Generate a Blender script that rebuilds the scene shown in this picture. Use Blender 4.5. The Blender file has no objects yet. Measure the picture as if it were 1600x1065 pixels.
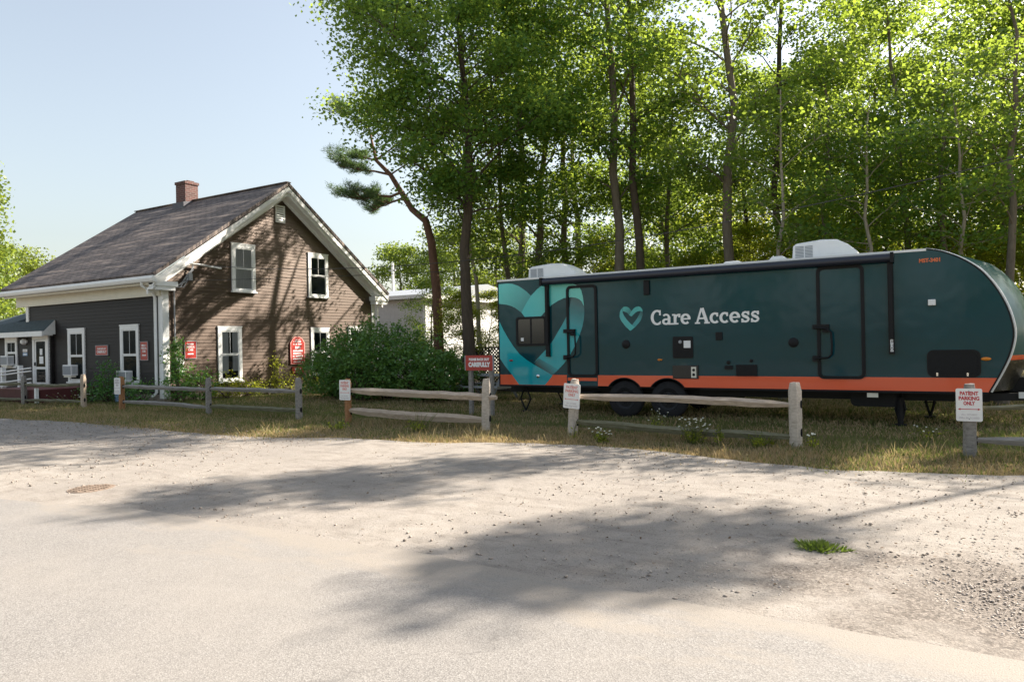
import bpy, math, random
import numpy as np
from mathutils import Vector
R = math.radians
scene = bpy.context.scene
C = scene.collection
random.seed(7)

# ------------------------------------------------------------------ camera
cam_d = bpy.data.cameras.new('camera')
cam = bpy.data.objects.new('camera', cam_d); C.objects.link(cam)
cam_d.sensor_width = 36.0
cam_d.lens = 36.0 * 1100 / 1600
cam_d.clip_start = 0.05
cam_d.clip_end = 3000
cam.location = (0, 0, 1.57)
cam.rotation_mode = 'QUATERNION'
from mathutils import Matrix
_yaw = Matrix.Rotation(R(31), 3, 'Z')
_pitch = Matrix.Rotation(R(90) + math.atan(2.5 / 1100), 3, 'X')
_roll = Matrix.Rotation(-math.atan(0.02), 3, 'Z')
cam.rotation_quaternion = (_yaw @ _pitch @ _roll).to_quaternion()
scene.camera = cam

# ------------------------------------------------------------------ light
SUN_EL, SUN_AZ = 35.0, 31.0       # azimuth from +Y towards +X
world = bpy.data.worlds.new('World'); scene.world = world
world.use_nodes = True
wn = world.node_tree
bg = wn.nodes['Background']
sky = wn.nodes.new('ShaderNodeTexSky')
sky.sky_type = 'NISHITA'; sky.sun_disc = False
sky.sun_elevation = R(SUN_EL); sky.sun_rotation = R(SUN_AZ)
sky.air_density = 1.5; sky.dust_density = 2.0; sky.ozone_density = 2.6; sky.altitude = 0
shs = wn.nodes.new('ShaderNodeHueSaturation'); shs.inputs['Saturation'].default_value = 0.56; shs.inputs['Value'].default_value = 1.0
wn.links.new(sky.outputs[0], shs.inputs['Color']); wn.links.new(shs.outputs[0], bg.inputs[0])
bg.inputs[1].default_value = 0.07
sun_d = bpy.data.lights.new('sun', 'SUN'); sun_d.energy = 5.0; sun_d.angle = R(0.53)
sun_d.color = (1.0, 0.91, 0.785)
sun = bpy.data.objects.new('sun', sun_d); C.objects.link(sun)
sd = Vector((math.sin(R(SUN_AZ)) * math.cos(R(SUN_EL)), math.cos(R(SUN_AZ)) * math.cos(R(SUN_EL)), math.sin(R(SUN_EL))))
sun.rotation_mode = 'QUATERNION'
sun.rotation_quaternion = sd.to_track_quat('Z', 'Y')
sun.location = (20, 30, 30)
vs = scene.view_settings
vs.view_transform = 'Standard'; vs.look = 'None'; vs.gamma = 1.0; vs.use_curve_mapping = False
vs.exposure = 1.66

# ------------------------------------------------------------------ materials
def node(nt, t, **kw):
    n = nt.nodes.new(t)
    for k, v in kw.items():
        if k in n.inputs.keys(): n.inputs[k].default_value = v
        else: setattr(n, k, v)
    return n
def L(nt, a, b): nt.links.new(a, b)
def c4(c): return (c[0], c[1], c[2], 1.0)
def newmat(name):
    m = bpy.data.materials.new(name); m.use_nodes = True
    nt = m.node_tree
    return m, nt, nt.nodes['Principled BSDF']
def coords(nt, scale=(1, 1, 1), kind='Object'):
    tc = node(nt, 'ShaderNodeTexCoord')
    mp = node(nt, 'ShaderNodeMapping'); mp.inputs['Scale'].default_value = scale
    L(nt, tc.outputs[kind], mp.inputs['Vector'])
    return mp.outputs[0]
def ramp(nt, fac, stops):
    r = node(nt, 'ShaderNodeValToRGB')
    el = r.color_ramp.elements
    while len(el) < len(stops): el.new(0.5)
    for e, (p, c) in zip(el, stops): e.position = p; e.color = c4(c)
    L(nt, fac, r.inputs[0]); return r.outputs[0]
def mixc(nt, fac, a, b, mode='MIX'):
    m = node(nt, 'ShaderNodeMix', data_type='RGBA', blend_type=mode)
    for sock, v in ((m.inputs[0], fac), (m.inputs[6], a), (m.inputs[7], b)):
        if hasattr(v, 'node'): L(nt, v, sock)
        elif isinstance(v, (int, float)): sock.default_value = v
        else: sock.default_value = c4(v)
    return m.outputs[2]
def noise(nt, vec, scale, detail=3, rough=0.55):
    n = node(nt, 'ShaderNodeTexNoise'); n.inputs['Scale'].default_value = scale
    n.inputs['Detail'].default_value = detail; n.inputs['Roughness'].default_value = rough
    if vec is not None: L(nt, vec, n.inputs['Vector'])
    return n.outputs[0]
def bump(nt, p, h, strength=0.3, dist=0.02):
    b = node(nt, 'ShaderNodeBump'); b.inputs['Strength'].default_value = strength; b.inputs['Distance'].default_value = dist
    L(nt, h, b.inputs['Height']); L(nt, b.outputs[0], p.inputs['Normal'])
def pmat(name, col, rough=0.6, spec=0.5, metal=0.0, var=0.0, vscale=3.0, bs=0.0, bscale=40.0, stretch=(1, 1, 1), coat=0.0, trans=0.0):
    m, nt, p = newmat(name)
    p.inputs['Roughness'].default_value = rough
    p.inputs['Specular IOR Level'].default_value = spec
    p.inputs['Metallic'].default_value = metal
    p.inputs['Coat Weight'].default_value = coat
    p.inputs['Coat Roughness'].default_value = 0.04
    p.inputs['Base Color'].default_value = c4(col)
    if var or bs: v = coords(nt, stretch)
    if var:
        n = noise(nt, v, vscale, 5, 0.6)
        c = ramp(nt, n, [(0.25, [x * (1 - var) for x in col]), (0.75, [min(1, x * (1 + var)) for x in col])])
        L(nt, c, p.inputs['Base Color'])
    if bs: bump(nt, p, noise(nt, v, bscale, 4), bs, 0.01)
    return m

def leaf_mat(name, cols, tcol, tfac=0.42, rough=0.45):
    m, nt, p = newmat(name)
    g = node(nt, 'ShaderNodeNewGeometry'); oi = node(nt, 'ShaderNodeObjectInfo')
    c = ramp(nt, g.outputs['Random Per Island'], [(i / (len(cols) - 1), x) for i, x in enumerate(cols)])
    hs = node(nt, 'ShaderNodeHueSaturation')
    ma = node(nt, 'ShaderNodeMath', operation='MULTIPLY_ADD'); ma.inputs[1].default_value = 0.05; ma.inputs[2].default_value = 0.475
    L(nt, oi.outputs['Random'], ma.inputs[0]); L(nt, ma.outputs[0], hs.inputs['Hue']); L(nt, c, hs.inputs['Color'])
    L(nt, hs.outputs[0], p.inputs['Base Color']); p.inputs['Roughness'].default_value = rough
    p.inputs['Specular IOR Level'].default_value = 0.35
    t = node(nt, 'ShaderNodeBsdfTranslucent')
    tc = mixc(nt, g.outputs['Random Per Island'], tcol, [x * 0.7 for x in tcol])
    L(nt, tc, t.inputs['Color'])
    mx = node(nt, 'ShaderNodeMixShader'); mx.inputs[0].default_value = tfac
    L(nt, p.outputs[0], mx.inputs[1]); L(nt, t.outputs[0], mx.inputs[2])
    L(nt, mx.outputs[0], nt.nodes['Material Output'].inputs[0])
    return m
def bark_mat(name, a, b, s=9):
    m, nt, p = newmat(name)
    v = coords(nt, (1, 1, 0.22))
    n = noise(nt, v, s * 2, 6, 0.65); n2 = noise(nt, coords(nt), 1.3, 3)
    c = ramp(nt, n, [(0.3, a), (0.7, b)])
    c = mixc(nt, n2, c, [x * 0.75 for x in b])
    L(nt, c, p.inputs['Base Color']); p.inputs['Roughness'].default_value = 0.9
    p.inputs['Specular IOR Level'].default_value = 0.2
    bump(nt, p, n, 0.8, 0.03)
    return m

MAT = {}
MAT['leaf'] = leaf_mat('maple_leaf', [(0.026, 0.080, 0.024), (0.050, 0.135, 0.032), (0.09, 0.18, 0.035), (0.045, 0.115, 0.03)], (0.46, 0.60, 0.07), 0.44)
MAT['leaf_young'] = leaf_mat('young_leaf', [(0.05, 0.10, 0.015), (0.09, 0.15, 0.02), (0.12, 0.17, 0.03)], (0.66, 0.70, 0.07), 0.55)
MAT['leaf_bush'] = leaf_mat('shrub_leaf', [(0.05, 0.15, 0.045), (0.085, 0.21, 0.055), (0.13, 0.26, 0.065)], (0.24, 0.42, 0.05), 0.30, 0.35)
MAT['leaf_far'] = leaf_mat('sunlit_far_leaf', [(0.065, 0.115, 0.02), (0.11, 0.16, 0.028), (0.15, 0.19, 0.04)], (0.38, 0.48, 0.06), 0.4)
MAT['needle'] = leaf_mat('pine_needle', [(0.035, 0.085, 0.035), (0.065, 0.13, 0.055)], (0.2, 0.32, 0.08), 0.3)
MAT['bark'] = bark_mat('grey_bark', (0.075, 0.062, 0.048), (0.23, 0.19, 0.145))
MAT['bark_dark'] = bark_mat('dark_bark', (0.038, 0.03, 0.023), (0.13, 0.10, 0.075))
MAT['bark_pale'] = bark_mat('pale_bark', (0.20, 0.17, 0.13), (0.46, 0.40, 0.32))
MAT['bark_red'] = bark_mat('red_bark', (0.07, 0.035, 0.022), (0.20, 0.11, 0.075))
MAT['white'] = pmat('white_paint', (0.78, 0.78, 0.77), 0.5, 0.4, var=0.06, vscale=6)
MAT['cream'] = pmat('cream_tone', (0.70, 0.66, 0.56), 0.55, 0.4, var=0.06, vscale=4)
MAT['black'] = pmat('black_plastic', (0.009, 0.009, 0.011), 0.5, 0.22, var=0.15, vscale=20)
MAT['blackmetal'] = pmat('black_steel', (0.011, 0.011, 0.013), 0.55, 0.25, bs=0.15)
MAT['tyre'] = pmat('tyre_rubber', (0.016, 0.016, 0.018), 0.85, 0.3, var=0.3, vscale=12, bs=0.3, bscale=60)
MAT['rim'] = pmat('rim_steel', (0.014, 0.015, 0.018), 0.6, 0.3)
MAT['chrome'] = pmat('chrome', (0.7, 0.7, 0.72), 0.15, 0.5, metal=1.0)
MAT['amber'] = pmat('amber_lens', (0.75, 0.24, 0.02), 0.25)
MAT['redlens'] = pmat('red_lens', (0.35, 0.02, 0.015), 0.25)
MAT['acwhite'] = pmat('white_plastic', (0.80, 0.80, 0.80), 0.45, 0.5, var=0.04, vscale=5)
MAT['acgrey'] = pmat('grille_grey', (0.28, 0.30, 0.33), 0.6)
MAT['signred'] = pmat('sign_red', (0.40, 0.036, 0.028), 0.4, 0.5, var=0.06, vscale=8)
MAT['signwhite'] = pmat('sign_white', (0.82, 0.80, 0.79), 0.4, 0.5, var=0.05, vscale=9)
MAT['textwhite'] = pmat('lettering_white', (0.82, 0.82, 0.82), 0.5)
MAT['textred'] = pmat('lettering_red', (0.50, 0.035, 0.05), 0.5)
MAT['textfaded'] = pmat('lettering_faded', (0.72, 0.30, 0.27), 0.5)
MAT['textgrey'] = pmat('lettering_grey', (0.52, 0.48, 0.50), 0.5)
MAT['textorange'] = pmat('lettering_orange', (0.72, 0.16, 0.05), 0.5)
MAT['orange'] = pmat('orange_vinyl', (0.80, 0.115, 0.042), 0.22, 0.5, var=0.04, vscale=2, coat=0.25)
MAT['dark'] = pmat('dark_interior', (0.012, 0.012, 0.013), 0.8, 0.2)
MAT['blue'] = pmat('pale_blue_plastic', (0.28, 0.42, 0.62), 0.5)
MAT['grey'] = pmat('grey_metal', (0.30, 0.31, 0.33), 0.45, 0.5, var=0.15, vscale=8)
MAT['cable'] = pmat('cable_rubber', (0.03, 0.03, 0.032), 0.6)
MAT['rampred'] = pmat('oxblood_paint', (0.17, 0.045, 0.042), 0.5, 0.4, var=0.15, vscale=4)
MAT['rampdark'] = pmat('dark_oxblood_paint', (0.085, 0.022, 0.022), 0.6, 0.3, var=0.2, vscale=4)
MAT['cover'] = pmat('rusty_iron', (0.20, 0.15, 0.115), 0.8, 0.3, var=0.4, vscale=14, bs=0.5)
MAT['petal'] = pmat('white_petal', (0.78, 0.77, 0.66), 0.7)
MAT['yellowpetal'] = pmat('yellow_petal', (0.75, 0.55, 0.08), 0.7)
MAT['darkroof'] = pmat('green_grey_shingle', (0.055, 0.075, 0.08), 0.85, 0.3, var=0.3, vscale=9, bs=0.5)
MAT['curtain'] = pmat('curtain_cloth', (0.88, 0.90, 0.89), 0.9, 0.1, var=0.25, vscale=14, stretch=(3, 3, 0.15))
MAT['paper'] = pmat('paper', (0.8, 0.8, 0.8), 0.7)
MAT['doorred'] = pmat('red_brown_door', (0.10, 0.028, 0.022), 0.5)
MAT['lattice'] = pmat('dark_lattice', (0.05, 0.04, 0.03), 0.8)
MAT['teal'] = None

def wood_mat(name, a, b, c):
    m, nt, p = newmat(name)
    v = coords(nt, (0.6, 4, 4)); w = coords(nt)
    n = noise(nt, v, 9, 6, 0.65)
    col = ramp(nt, n, [(0.30, a), (0.55, b), (0.75, c)])
    col = mixc(nt, noise(nt, w, 2.2, 3), col, [x * 0.7 for x in b])
    L(nt, col, p.inputs['Base Color']); p.inputs['Roughness'].default_value = 0.85
    p.inputs['Specular IOR Level'].default_value = 0.25
    bump(nt, p, n, 0.7, 0.015)
    return m
MAT['wood_grey'] = wood_mat('weathered_grey_cedar', (0.11, 0.10, 0.09), (0.32, 0.295, 0.27), (0.46, 0.43, 0.39))
MAT['wood_pale'] = wood_mat('pale_cedar', (0.30, 0.24, 0.19), (0.62, 0.54, 0.46), (0.72, 0.64, 0.56))
MAT['wood_tan'] = wood_mat('tan_cedar', (0.24, 0.175, 0.13), (0.55, 0.44, 0.345), (0.64, 0.53, 0.43))
MAT['wood_new'] = wood_mat('new_orange_cedar', (0.22, 0.10, 0.045), (0.42, 0.21, 0.10), (0.52, 0.28, 0.15))
MAT['wood_moss'] = wood_mat('lichened_cedar', (0.06, 0.055, 0.035), (0.20, 0.19, 0.12), (0.34, 0.33, 0.28))

def siding_mat(name, col, var, rough, spec=0.3, tint=(1, 1, 1)):
    m, nt, p = newmat(name)
    g = node(nt, 'ShaderNodeNewGeometry')
    a = [x * (1 - var) for x in col]; b = [x * (1 + var) for x in col]
    c = ramp(nt, g.outputs['Random Per Island'], [(0, a), (1, b)])
    n = noise(nt, coords(nt, (1, 1, 0.5)), 6, 6, 0.7)
    c = mixc(nt, n, c, mixc(nt, 1.0, c, (0.62, 0.62, 0.62), 'MULTIPLY'))
    L(nt, c, p.inputs['Base Color']); p.inputs['Roughness'].default_value = rough
    p.inputs['Specular IOR Level'].default_value = spec; p.inputs['Specular Tint'].default_value = c4(tint)
    bump(nt, p, noise(nt, coords(nt, (1.5, 1.5, 14)), 8, 5), 0.25, 0.006)
    return m
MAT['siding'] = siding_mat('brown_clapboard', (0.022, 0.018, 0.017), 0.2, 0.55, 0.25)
MAT['siding_sunlit'] = siding_mat('sunlit_brown_clapboard', (0.042, 0.024, 0.016), 0.3, 0.50, 1.0, (1.0, 0.80, 0.68))  # lit copy of the front boards: sun warmth painted into colour and sheen
MAT['whitesiding'] = siding_mat('white_clapboard', (0.72, 0.71, 0.71), 0.03, 0.6)

def shingle_mat():
    m, nt, p = newmat('asphalt_shingle')
    v = coords(nt, (1, 1.28, 0))
    b = node(nt, 'ShaderNodeTexBrick'); b.inputs['Scale'].default_value = 1.0
    b.inputs['Brick Width'].default_value = 0.30; b.inputs['Row Height'].default_value = 0.14
    b.inputs['Mortar Size'].default_value = 0.012; b.inputs['Bias'].default_value = 0.0
    b.inputs['Color1'].default_value = c4((0.13, 0.108, 0.103)); b.inputs['Color2'].default_value = c4((0.22, 0.185, 0.172))
    b.inputs['Mortar'].default_value = c4((0.035, 0.03, 0.03))
    L(nt, v, b.inputs['Vector'])
    # weathered lighter courses running along the roof
    s = noise(nt, coords(nt, (0.35, 6.0, 0)), 1.0, 5, 0.7)
    f = ramp(nt, s, [(0.52, (0, 0, 0)), (0.64, (1, 1, 1))])
    c = mixc(nt, f, b.outputs[0], (0.42, 0.33, 0.275))
    c = mixc(nt, noise(nt, coords(nt), 3.0, 5), c, mixc(nt, 1.0, c, (0.6, 0.6, 0.6), 'MULTIPLY'))
    L(nt, c, p.inputs['Base Color']); p.inputs['Roughness'].default_value = 0.85
    p.inputs['Specular IOR Level'].default_value = 0.3
    bump(nt, p, b.outputs[1], -0.6, 0.02)
    return m
MAT['shingle'] = shingle_mat()
def brick_mat():
    m, nt, p = newmat('red_brick')
    tc = node(nt, 'ShaderNodeTexCoord'); sx = node(nt, 'ShaderNodeSeparateXYZ'); L(nt, tc.outputs['Object'], sx.inputs[0])
    ad = node(nt, 'ShaderNodeMath', operation='ADD'); L(nt, sx.outputs[0], ad.inputs[0]); L(nt, sx.outputs[1], ad.inputs[1])
    cx = node(nt, 'ShaderNodeCombineXYZ'); L(nt, ad.outputs[0], cx.inputs[0]); L(nt, sx.outputs[2], cx.inputs[1])
    b = node(nt, 'ShaderNodeTexBrick'); b.inputs['Scale'].default_value = 1
    b.inputs['Brick Width'].default_value = 0.21; b.inputs['Row Height'].default_value = 0.075; b.inputs['Mortar Size'].default_value = 0.008
    b.inputs['Color1'].default_value = c4((0.075, 0.03, 0.026)); b.inputs['Color2'].default_value = c4((0.13, 0.05, 0.042)); b.inputs['Mortar'].default_value = c4((0.17, 0.14, 0.125))
    L(nt, cx.outputs[0], b.inputs['Vector']); L(nt, b.outputs[0], p.inputs['Base Color']); p.inputs['Roughness'].default_value = 0.85
    bump(nt, p, b.outputs[1], -0.5, 0.01)
    return m
MAT['brick'] = brick_mat()

def paint_mat(name, col, rough=0.12, wave=0.045):
    m, nt, p = newmat(name)
    v = coords(nt)
    n = noise(nt, v, 0.9, 2)
    L(nt, ramp(nt, n, [(0.3, [x * 0.92 for x in col]), (0.7, [x * 1.08 for x in col])]), p.inputs['Base Color'])
    p.inputs['Roughness'].default_value = rough
    p.inputs['Specular IOR Level'].default_value = 0.3
    p.inputs['Coat Weight'].default_value = 0.10; p.inputs['Coat Roughness'].default_value = 0.05
    bump(nt, p, noise(nt, coords(nt, (1, 1, 1)), 1.6, 2), wave, 0.25)
    return m
MAT['paint'] = paint_mat('dark_teal_paint', (0.005, 0.050, 0.064))
MAT['teal_dark'] = paint_mat('slate_teal_vinyl', (0.014, 0.044, 0.058))
def grad_mat(name, a, b, p0, p1):
    m, nt, p = newmat(name)
    tc = node(nt, 'ShaderNodeTexCoord'); mp = node(nt, 'ShaderNodeMapping')
    # linear printed gradient from p0 to p1 (x,z on the trailer's side)
    d = Vector((p1[0] - p0[0], p1[1] - p0[1])); l2 = d.length_squared
    dp = node(nt, 'ShaderNodeVectorMath', operation='DOT_PRODUCT'); dp.inputs[1].default_value = (d.x / l2, 0, d.y / l2)
    sb = node(nt, 'ShaderNodeVectorMath', operation='SUBTRACT'); sb.inputs[1].default_value = (p0[0], 0, p0[1])
    L(nt, tc.outputs['Object'], sb.inputs[0]); L(nt, sb.outputs[0], dp.inputs[0])
    L(nt, ramp(nt, dp.outputs['Value'], [(0, a), (1, b)]), p.inputs['Base Color'])
    p.inputs['Roughness'].default_value = 0.16; p.inputs['Coat Weight'].default_value = 0.4; p.inputs['Coat Roughness'].default_value = 0.05
    bump(nt, p, noise(nt, coords(nt), 1.6, 2), 0.06, 0.25)
    return m
MAT['glass'] = None
def glass_mat(name, tint=(0.03, 0.04, 0.045), tr=0.95):
    m, nt, p = newmat(name)
    p.inputs['Base Color'].default_value = c4(tint); p.inputs['Roughness'].default_value = 0.03
    p.inputs['Specular IOR Level'].default_value = 1.0
    t = node(nt, 'ShaderNodeBsdfTransparent'); t.inputs[0].default_value = (1.0, 1.0, 1.0, 1)
    mx = node(nt, 'ShaderNodeMixShader')
    fr = node(nt, 'ShaderNodeFresnel'); fr.inputs[0].default_value = 1.5
    ma = node(nt, 'ShaderNodeMath', operation='MULTIPLY_ADD'); ma.inputs[1].default_value = -1.0; ma.inputs[2].default_value = tr
    ma.use_clamp = True
    L(nt, fr.outputs[0], ma.inputs[0]); L(nt, ma.outputs[0], mx.inputs[0])
    L(nt, p.outputs[0], mx.inputs[1]); L(nt, t.outputs[0], mx.inputs[2]); L(nt, mx.outputs[0], nt.nodes['Material Output'].inputs[0])
    return m
MAT['glass'] = glass_mat('window_glass')
MAT['darkglass'] = pmat('dark_glass', (0.012, 0.013, 0.015), 0.04, 0.8)

def sand_mat():
    m, nt, p = newmat('sandy_gravel')
    v = coords(nt)
    big = noise(nt, v, 0.5, 5, 0.65); mid = noise(nt, v, 4, 6, 0.7); fine = noise(nt, v, 85, 3, 0.7); str_ = noise(nt, coords(nt, (0.5, 2.6, 1)), 2.2, 5, 0.7)
    c = ramp(nt, mid, [(0.28, (0.211, 0.186, 0.163)), (0.5, (0.293, 0.263, 0.233)), (0.72, (0.342, 0.312, 0.283))])
    c = mixc(nt, ramp(nt, big, [(0.42, (0, 0, 0)), (0.66, (0.800, 0.800, 0.800))]), c, (0.257, 0.232, 0.210))
    c = mixc(nt, ramp(nt, str_, [(0.52, (0, 0, 0)), (0.66, (0.550, 0.550, 0.550))]), c, (0.192, 0.168, 0.149))
    c = mixc(nt, 0.8, c, ramp(nt, fine, [(0.32, (0.328, 0.314, 0.301)), (0.46, (1, 1, 1))]), 'MULTIPLY')
    # darker loose gravel spread beside the road
    vd = node(nt, 'ShaderNodeVectorMath', operation='SUBTRACT'); vd.inputs[1].default_value = (0.9, 4.9, 0); L(nt, v, vd.inputs[0])
    vm = node(nt, 'ShaderNodeVectorMath', operation='MULTIPLY'); vm.inputs[1].default_value = (0.24, 0.50, 0); L(nt, vd.outputs[0], vm.inputs[0])
    vl = node(nt, 'ShaderNodeVectorMath', operation='LENGTH'); L(nt, vm.outputs[0], vl.inputs[0])
    gm = node(nt, 'ShaderNodeMath', operation='MULTIPLY_ADD'); gm.inputs[1].default_value = 1.1; L(nt, noise(nt, v, 1.7, 6, 0.7), gm.inputs[0]); gs = node(nt, 'ShaderNodeMath', operation='MULTIPLY'); gs.inputs[1].default_value = -1.0
    L(nt, vl.outputs['Value'], gs.inputs[0]); L(nt, gs.outputs[0], gm.inputs[2])
    gf = ramp(nt, gm.outputs[0], [(0.0, (0, 0, 0)), (0.22, (0.85, 0.85, 0.85))])
    vo = node(nt, 'ShaderNodeTexVoronoi'); vo.inputs['Scale'].default_value = 75; L(nt, v, vo.inputs['Vector'])
    sc_ = node(nt, 'ShaderNodeSeparateColor'); L(nt, vo.outputs['Color'], sc_.inputs[0])
    gc = ramp(nt, sc_.outputs[0], [(0.0, (0.07, 0.06, 0.053)), (0.5, (0.145, 0.122, 0.105)), (1.0, (0.27, 0.235, 0.205))])
    c = mixc(nt, gf, c, gc)
    L(nt, c, p.inputs['Base Color']); p.inputs['Roughness'].default_value = 0.95; p.inputs['Specular IOR Level'].default_value = 0.15
    bump(nt, p, mixc(nt, 0.35, mid, fine), 0.6, 0.03)
    return m
def asphalt_mat():
    m, nt, p = newmat('worn_asphalt')
    v = coords(nt)
    vo = node(nt, 'ShaderNodeTexVoronoi'); vo.inputs['Scale'].default_value = 130; L(nt, v, vo.inputs['Vector'])
    fine = noise(nt, v, 160, 3, 0.7); big = noise(nt, v, 0.6, 5, 0.65); mid = noise(nt, v, 6, 5, 0.7)
    sepc = node(nt, 'ShaderNodeSeparateColor'); L(nt, vo.outputs['Color'], sepc.inputs[0])
    c = ramp(nt, sepc.outputs[0], [(0.0, (0.173, 0.162, 0.153)), (0.35, (0.233, 0.217, 0.204)), (0.8, (0.264, 0.248, 0.234)), (1.0, (0.311, 0.296, 0.281))])
    c = mixc(nt, ramp(nt, vo.outputs['Distance'], [(0.45, (0, 0, 0)), (0.85, (0.800, 0.800, 0.800))]), c, (0.150, 0.141, 0.134))
    c = mixc(nt, ramp(nt, big, [(0.40, (0, 0, 0)), (0.68, (0.500, 0.500, 0.500))]), c, (0.272, 0.248, 0.224))
    c = mixc(nt, 0.5, c, ramp(nt, mid, [(0.3, (0.840, 0.840, 0.840)), (0.7, (1, 1, 1))]), 'MULTIPLY')
    # fine cracks
    ck = node(nt, 'ShaderNodeTexVoronoi', feature='DISTANCE_TO_EDGE'); ck.inputs['Scale'].default_value = 0.42
    wv = node(nt, 'ShaderNodeVectorMath', operation='MULTIPLY_ADD'); nz = node(nt, 'ShaderNodeTexNoise'); nz.inputs['Scale'].default_value = 3.0; nz.inputs['Detail'].default_value = 5; L(nt, v, nz.inputs['Vector'])
    wv.inputs[1].default_value = (0.600, 0.600, 0.600); L(nt, nz.outputs[1], wv.inputs[0]); L(nt, v, wv.inputs[2]); L(nt, wv.outputs[0], ck.inputs['Vector'])
    cf = ramp(nt, ck.outputs['Distance'], [(0.0, (0.550, 0.550, 0.550)), (0.006, (0, 0, 0))])
    gate = ramp(nt, noise(nt, v, 0.35, 2), [(0.5, (0, 0, 0)), (0.6, (1, 1, 1))])
    cf = mixc(nt, 1.0, cf, gate, 'MULTIPLY')
    c = mixc(nt, cf, c, (0.117, 0.109, 0.104))
    # sand washed over the edge of the road
    sep = node(nt, 'ShaderNodeSeparateXYZ'); L(nt, v, sep.inputs[0])
    mr = node(nt, 'ShaderNodeMapRange'); mr.inputs['From Min'].default_value = 2.2; mr.inputs['From Max'].default_value = 4.15; L(nt, sep.outputs[1], mr.inputs['Value'])
    ad = node(nt, 'ShaderNodeMath', operation='MULTIPLY_ADD'); ad.inputs[1].default_value = 2.6; L(nt, noise(nt, coords(nt, (0.45, 1, 1)), 1.6, 6, 0.7), ad.inputs[0])
    sb = node(nt, 'ShaderNodeMath', operation='MULTIPLY_ADD'); sb.inputs[1].default_value = 1.15; sb.inputs[2].default_value = -1.85
    L(nt, mr.outputs[0], sb.inputs[0]); L(nt, sb.outputs[0], ad.inputs[2])
    c = mixc(nt, ramp(nt, ad.outputs[0], [(0.12, (0, 0, 0)), (0.5, (1, 1, 1))]), c, mixc(nt, 0.7, (0.265, 0.237, 0.208), ramp(nt, fine, [(0.32, (0.300, 0.287, 0.274)), (0.46, (1, 1, 1))]), 'MULTIPLY'))
    L(nt, c, p.inputs['Base Color']); p.inputs['Roughness'].default_value = 0.85; p.inputs['Specular IOR Level'].default_value = 0.25
    bump(nt, p, mixc(nt, 0.5, vo.outputs['Distance'], fine), 0.3, 0.008)
    return m
def lawn_mat():
    m, nt, p = newmat('dry_lawn_soil')
    v = coords(nt)
    n = noise(nt, v, 0.8, 5, 0.65); f = noise(nt, v, 40, 4, 0.7)
    c = ramp(nt, n, [(0.32, (0.10, 0.10, 0.042)), (0.52, (0.22, 0.18, 0.085)), (0.72, (0.34, 0.265, 0.14))])
    c = mixc(nt, 0.8, c, ramp(nt, f, [(0.3, (0.35, 0.35, 0.35)), (0.65, (1, 1, 1))]), 'MULTIPLY')
    L(nt, c, p.inputs['Base Color']); p.inputs['Roughness'].default_value = 0.95; p.inputs['Specular IOR Level'].default_value = 0.1
    bump(nt, p, f, 0.8, 0.04)
    return m
def blade_mat(name, cols, tcol):
    return leaf_mat(name, cols, tcol, 0.35, 0.6)
MAT['sand'] = sand_mat(); MAT['asphalt'] = asphalt_mat(); MAT['lawn'] = lawn_mat()
MAT['grass'] = blade_mat('green_grass', [(0.05, 0.085, 0.022), (0.10, 0.125, 0.035), (0.20, 0.18, 0.07), (0.07, 0.11, 0.03)], (0.30, 0.36, 0.08))
MAT['grass_lush'] = blade_mat('lush_grass', [(0.07, 0.13, 0.02), (0.12, 0.19, 0.03), (0.16, 0.2, 0.04)], (0.3, 0.42, 0.06))
MAT['straw'] = blade_mat('dry_grass', [(0.30, 0.22, 0.11), (0.42, 0.32, 0.17), (0.50, 0.40, 0.24), (0.22, 0.19, 0.07)], (0.55, 0.42, 0.2))
MAT['stone'] = pmat('gravel_stone', (0.32, 0.27, 0.23), 0.9, 0.2, var=0.35, vscale=9)

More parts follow.
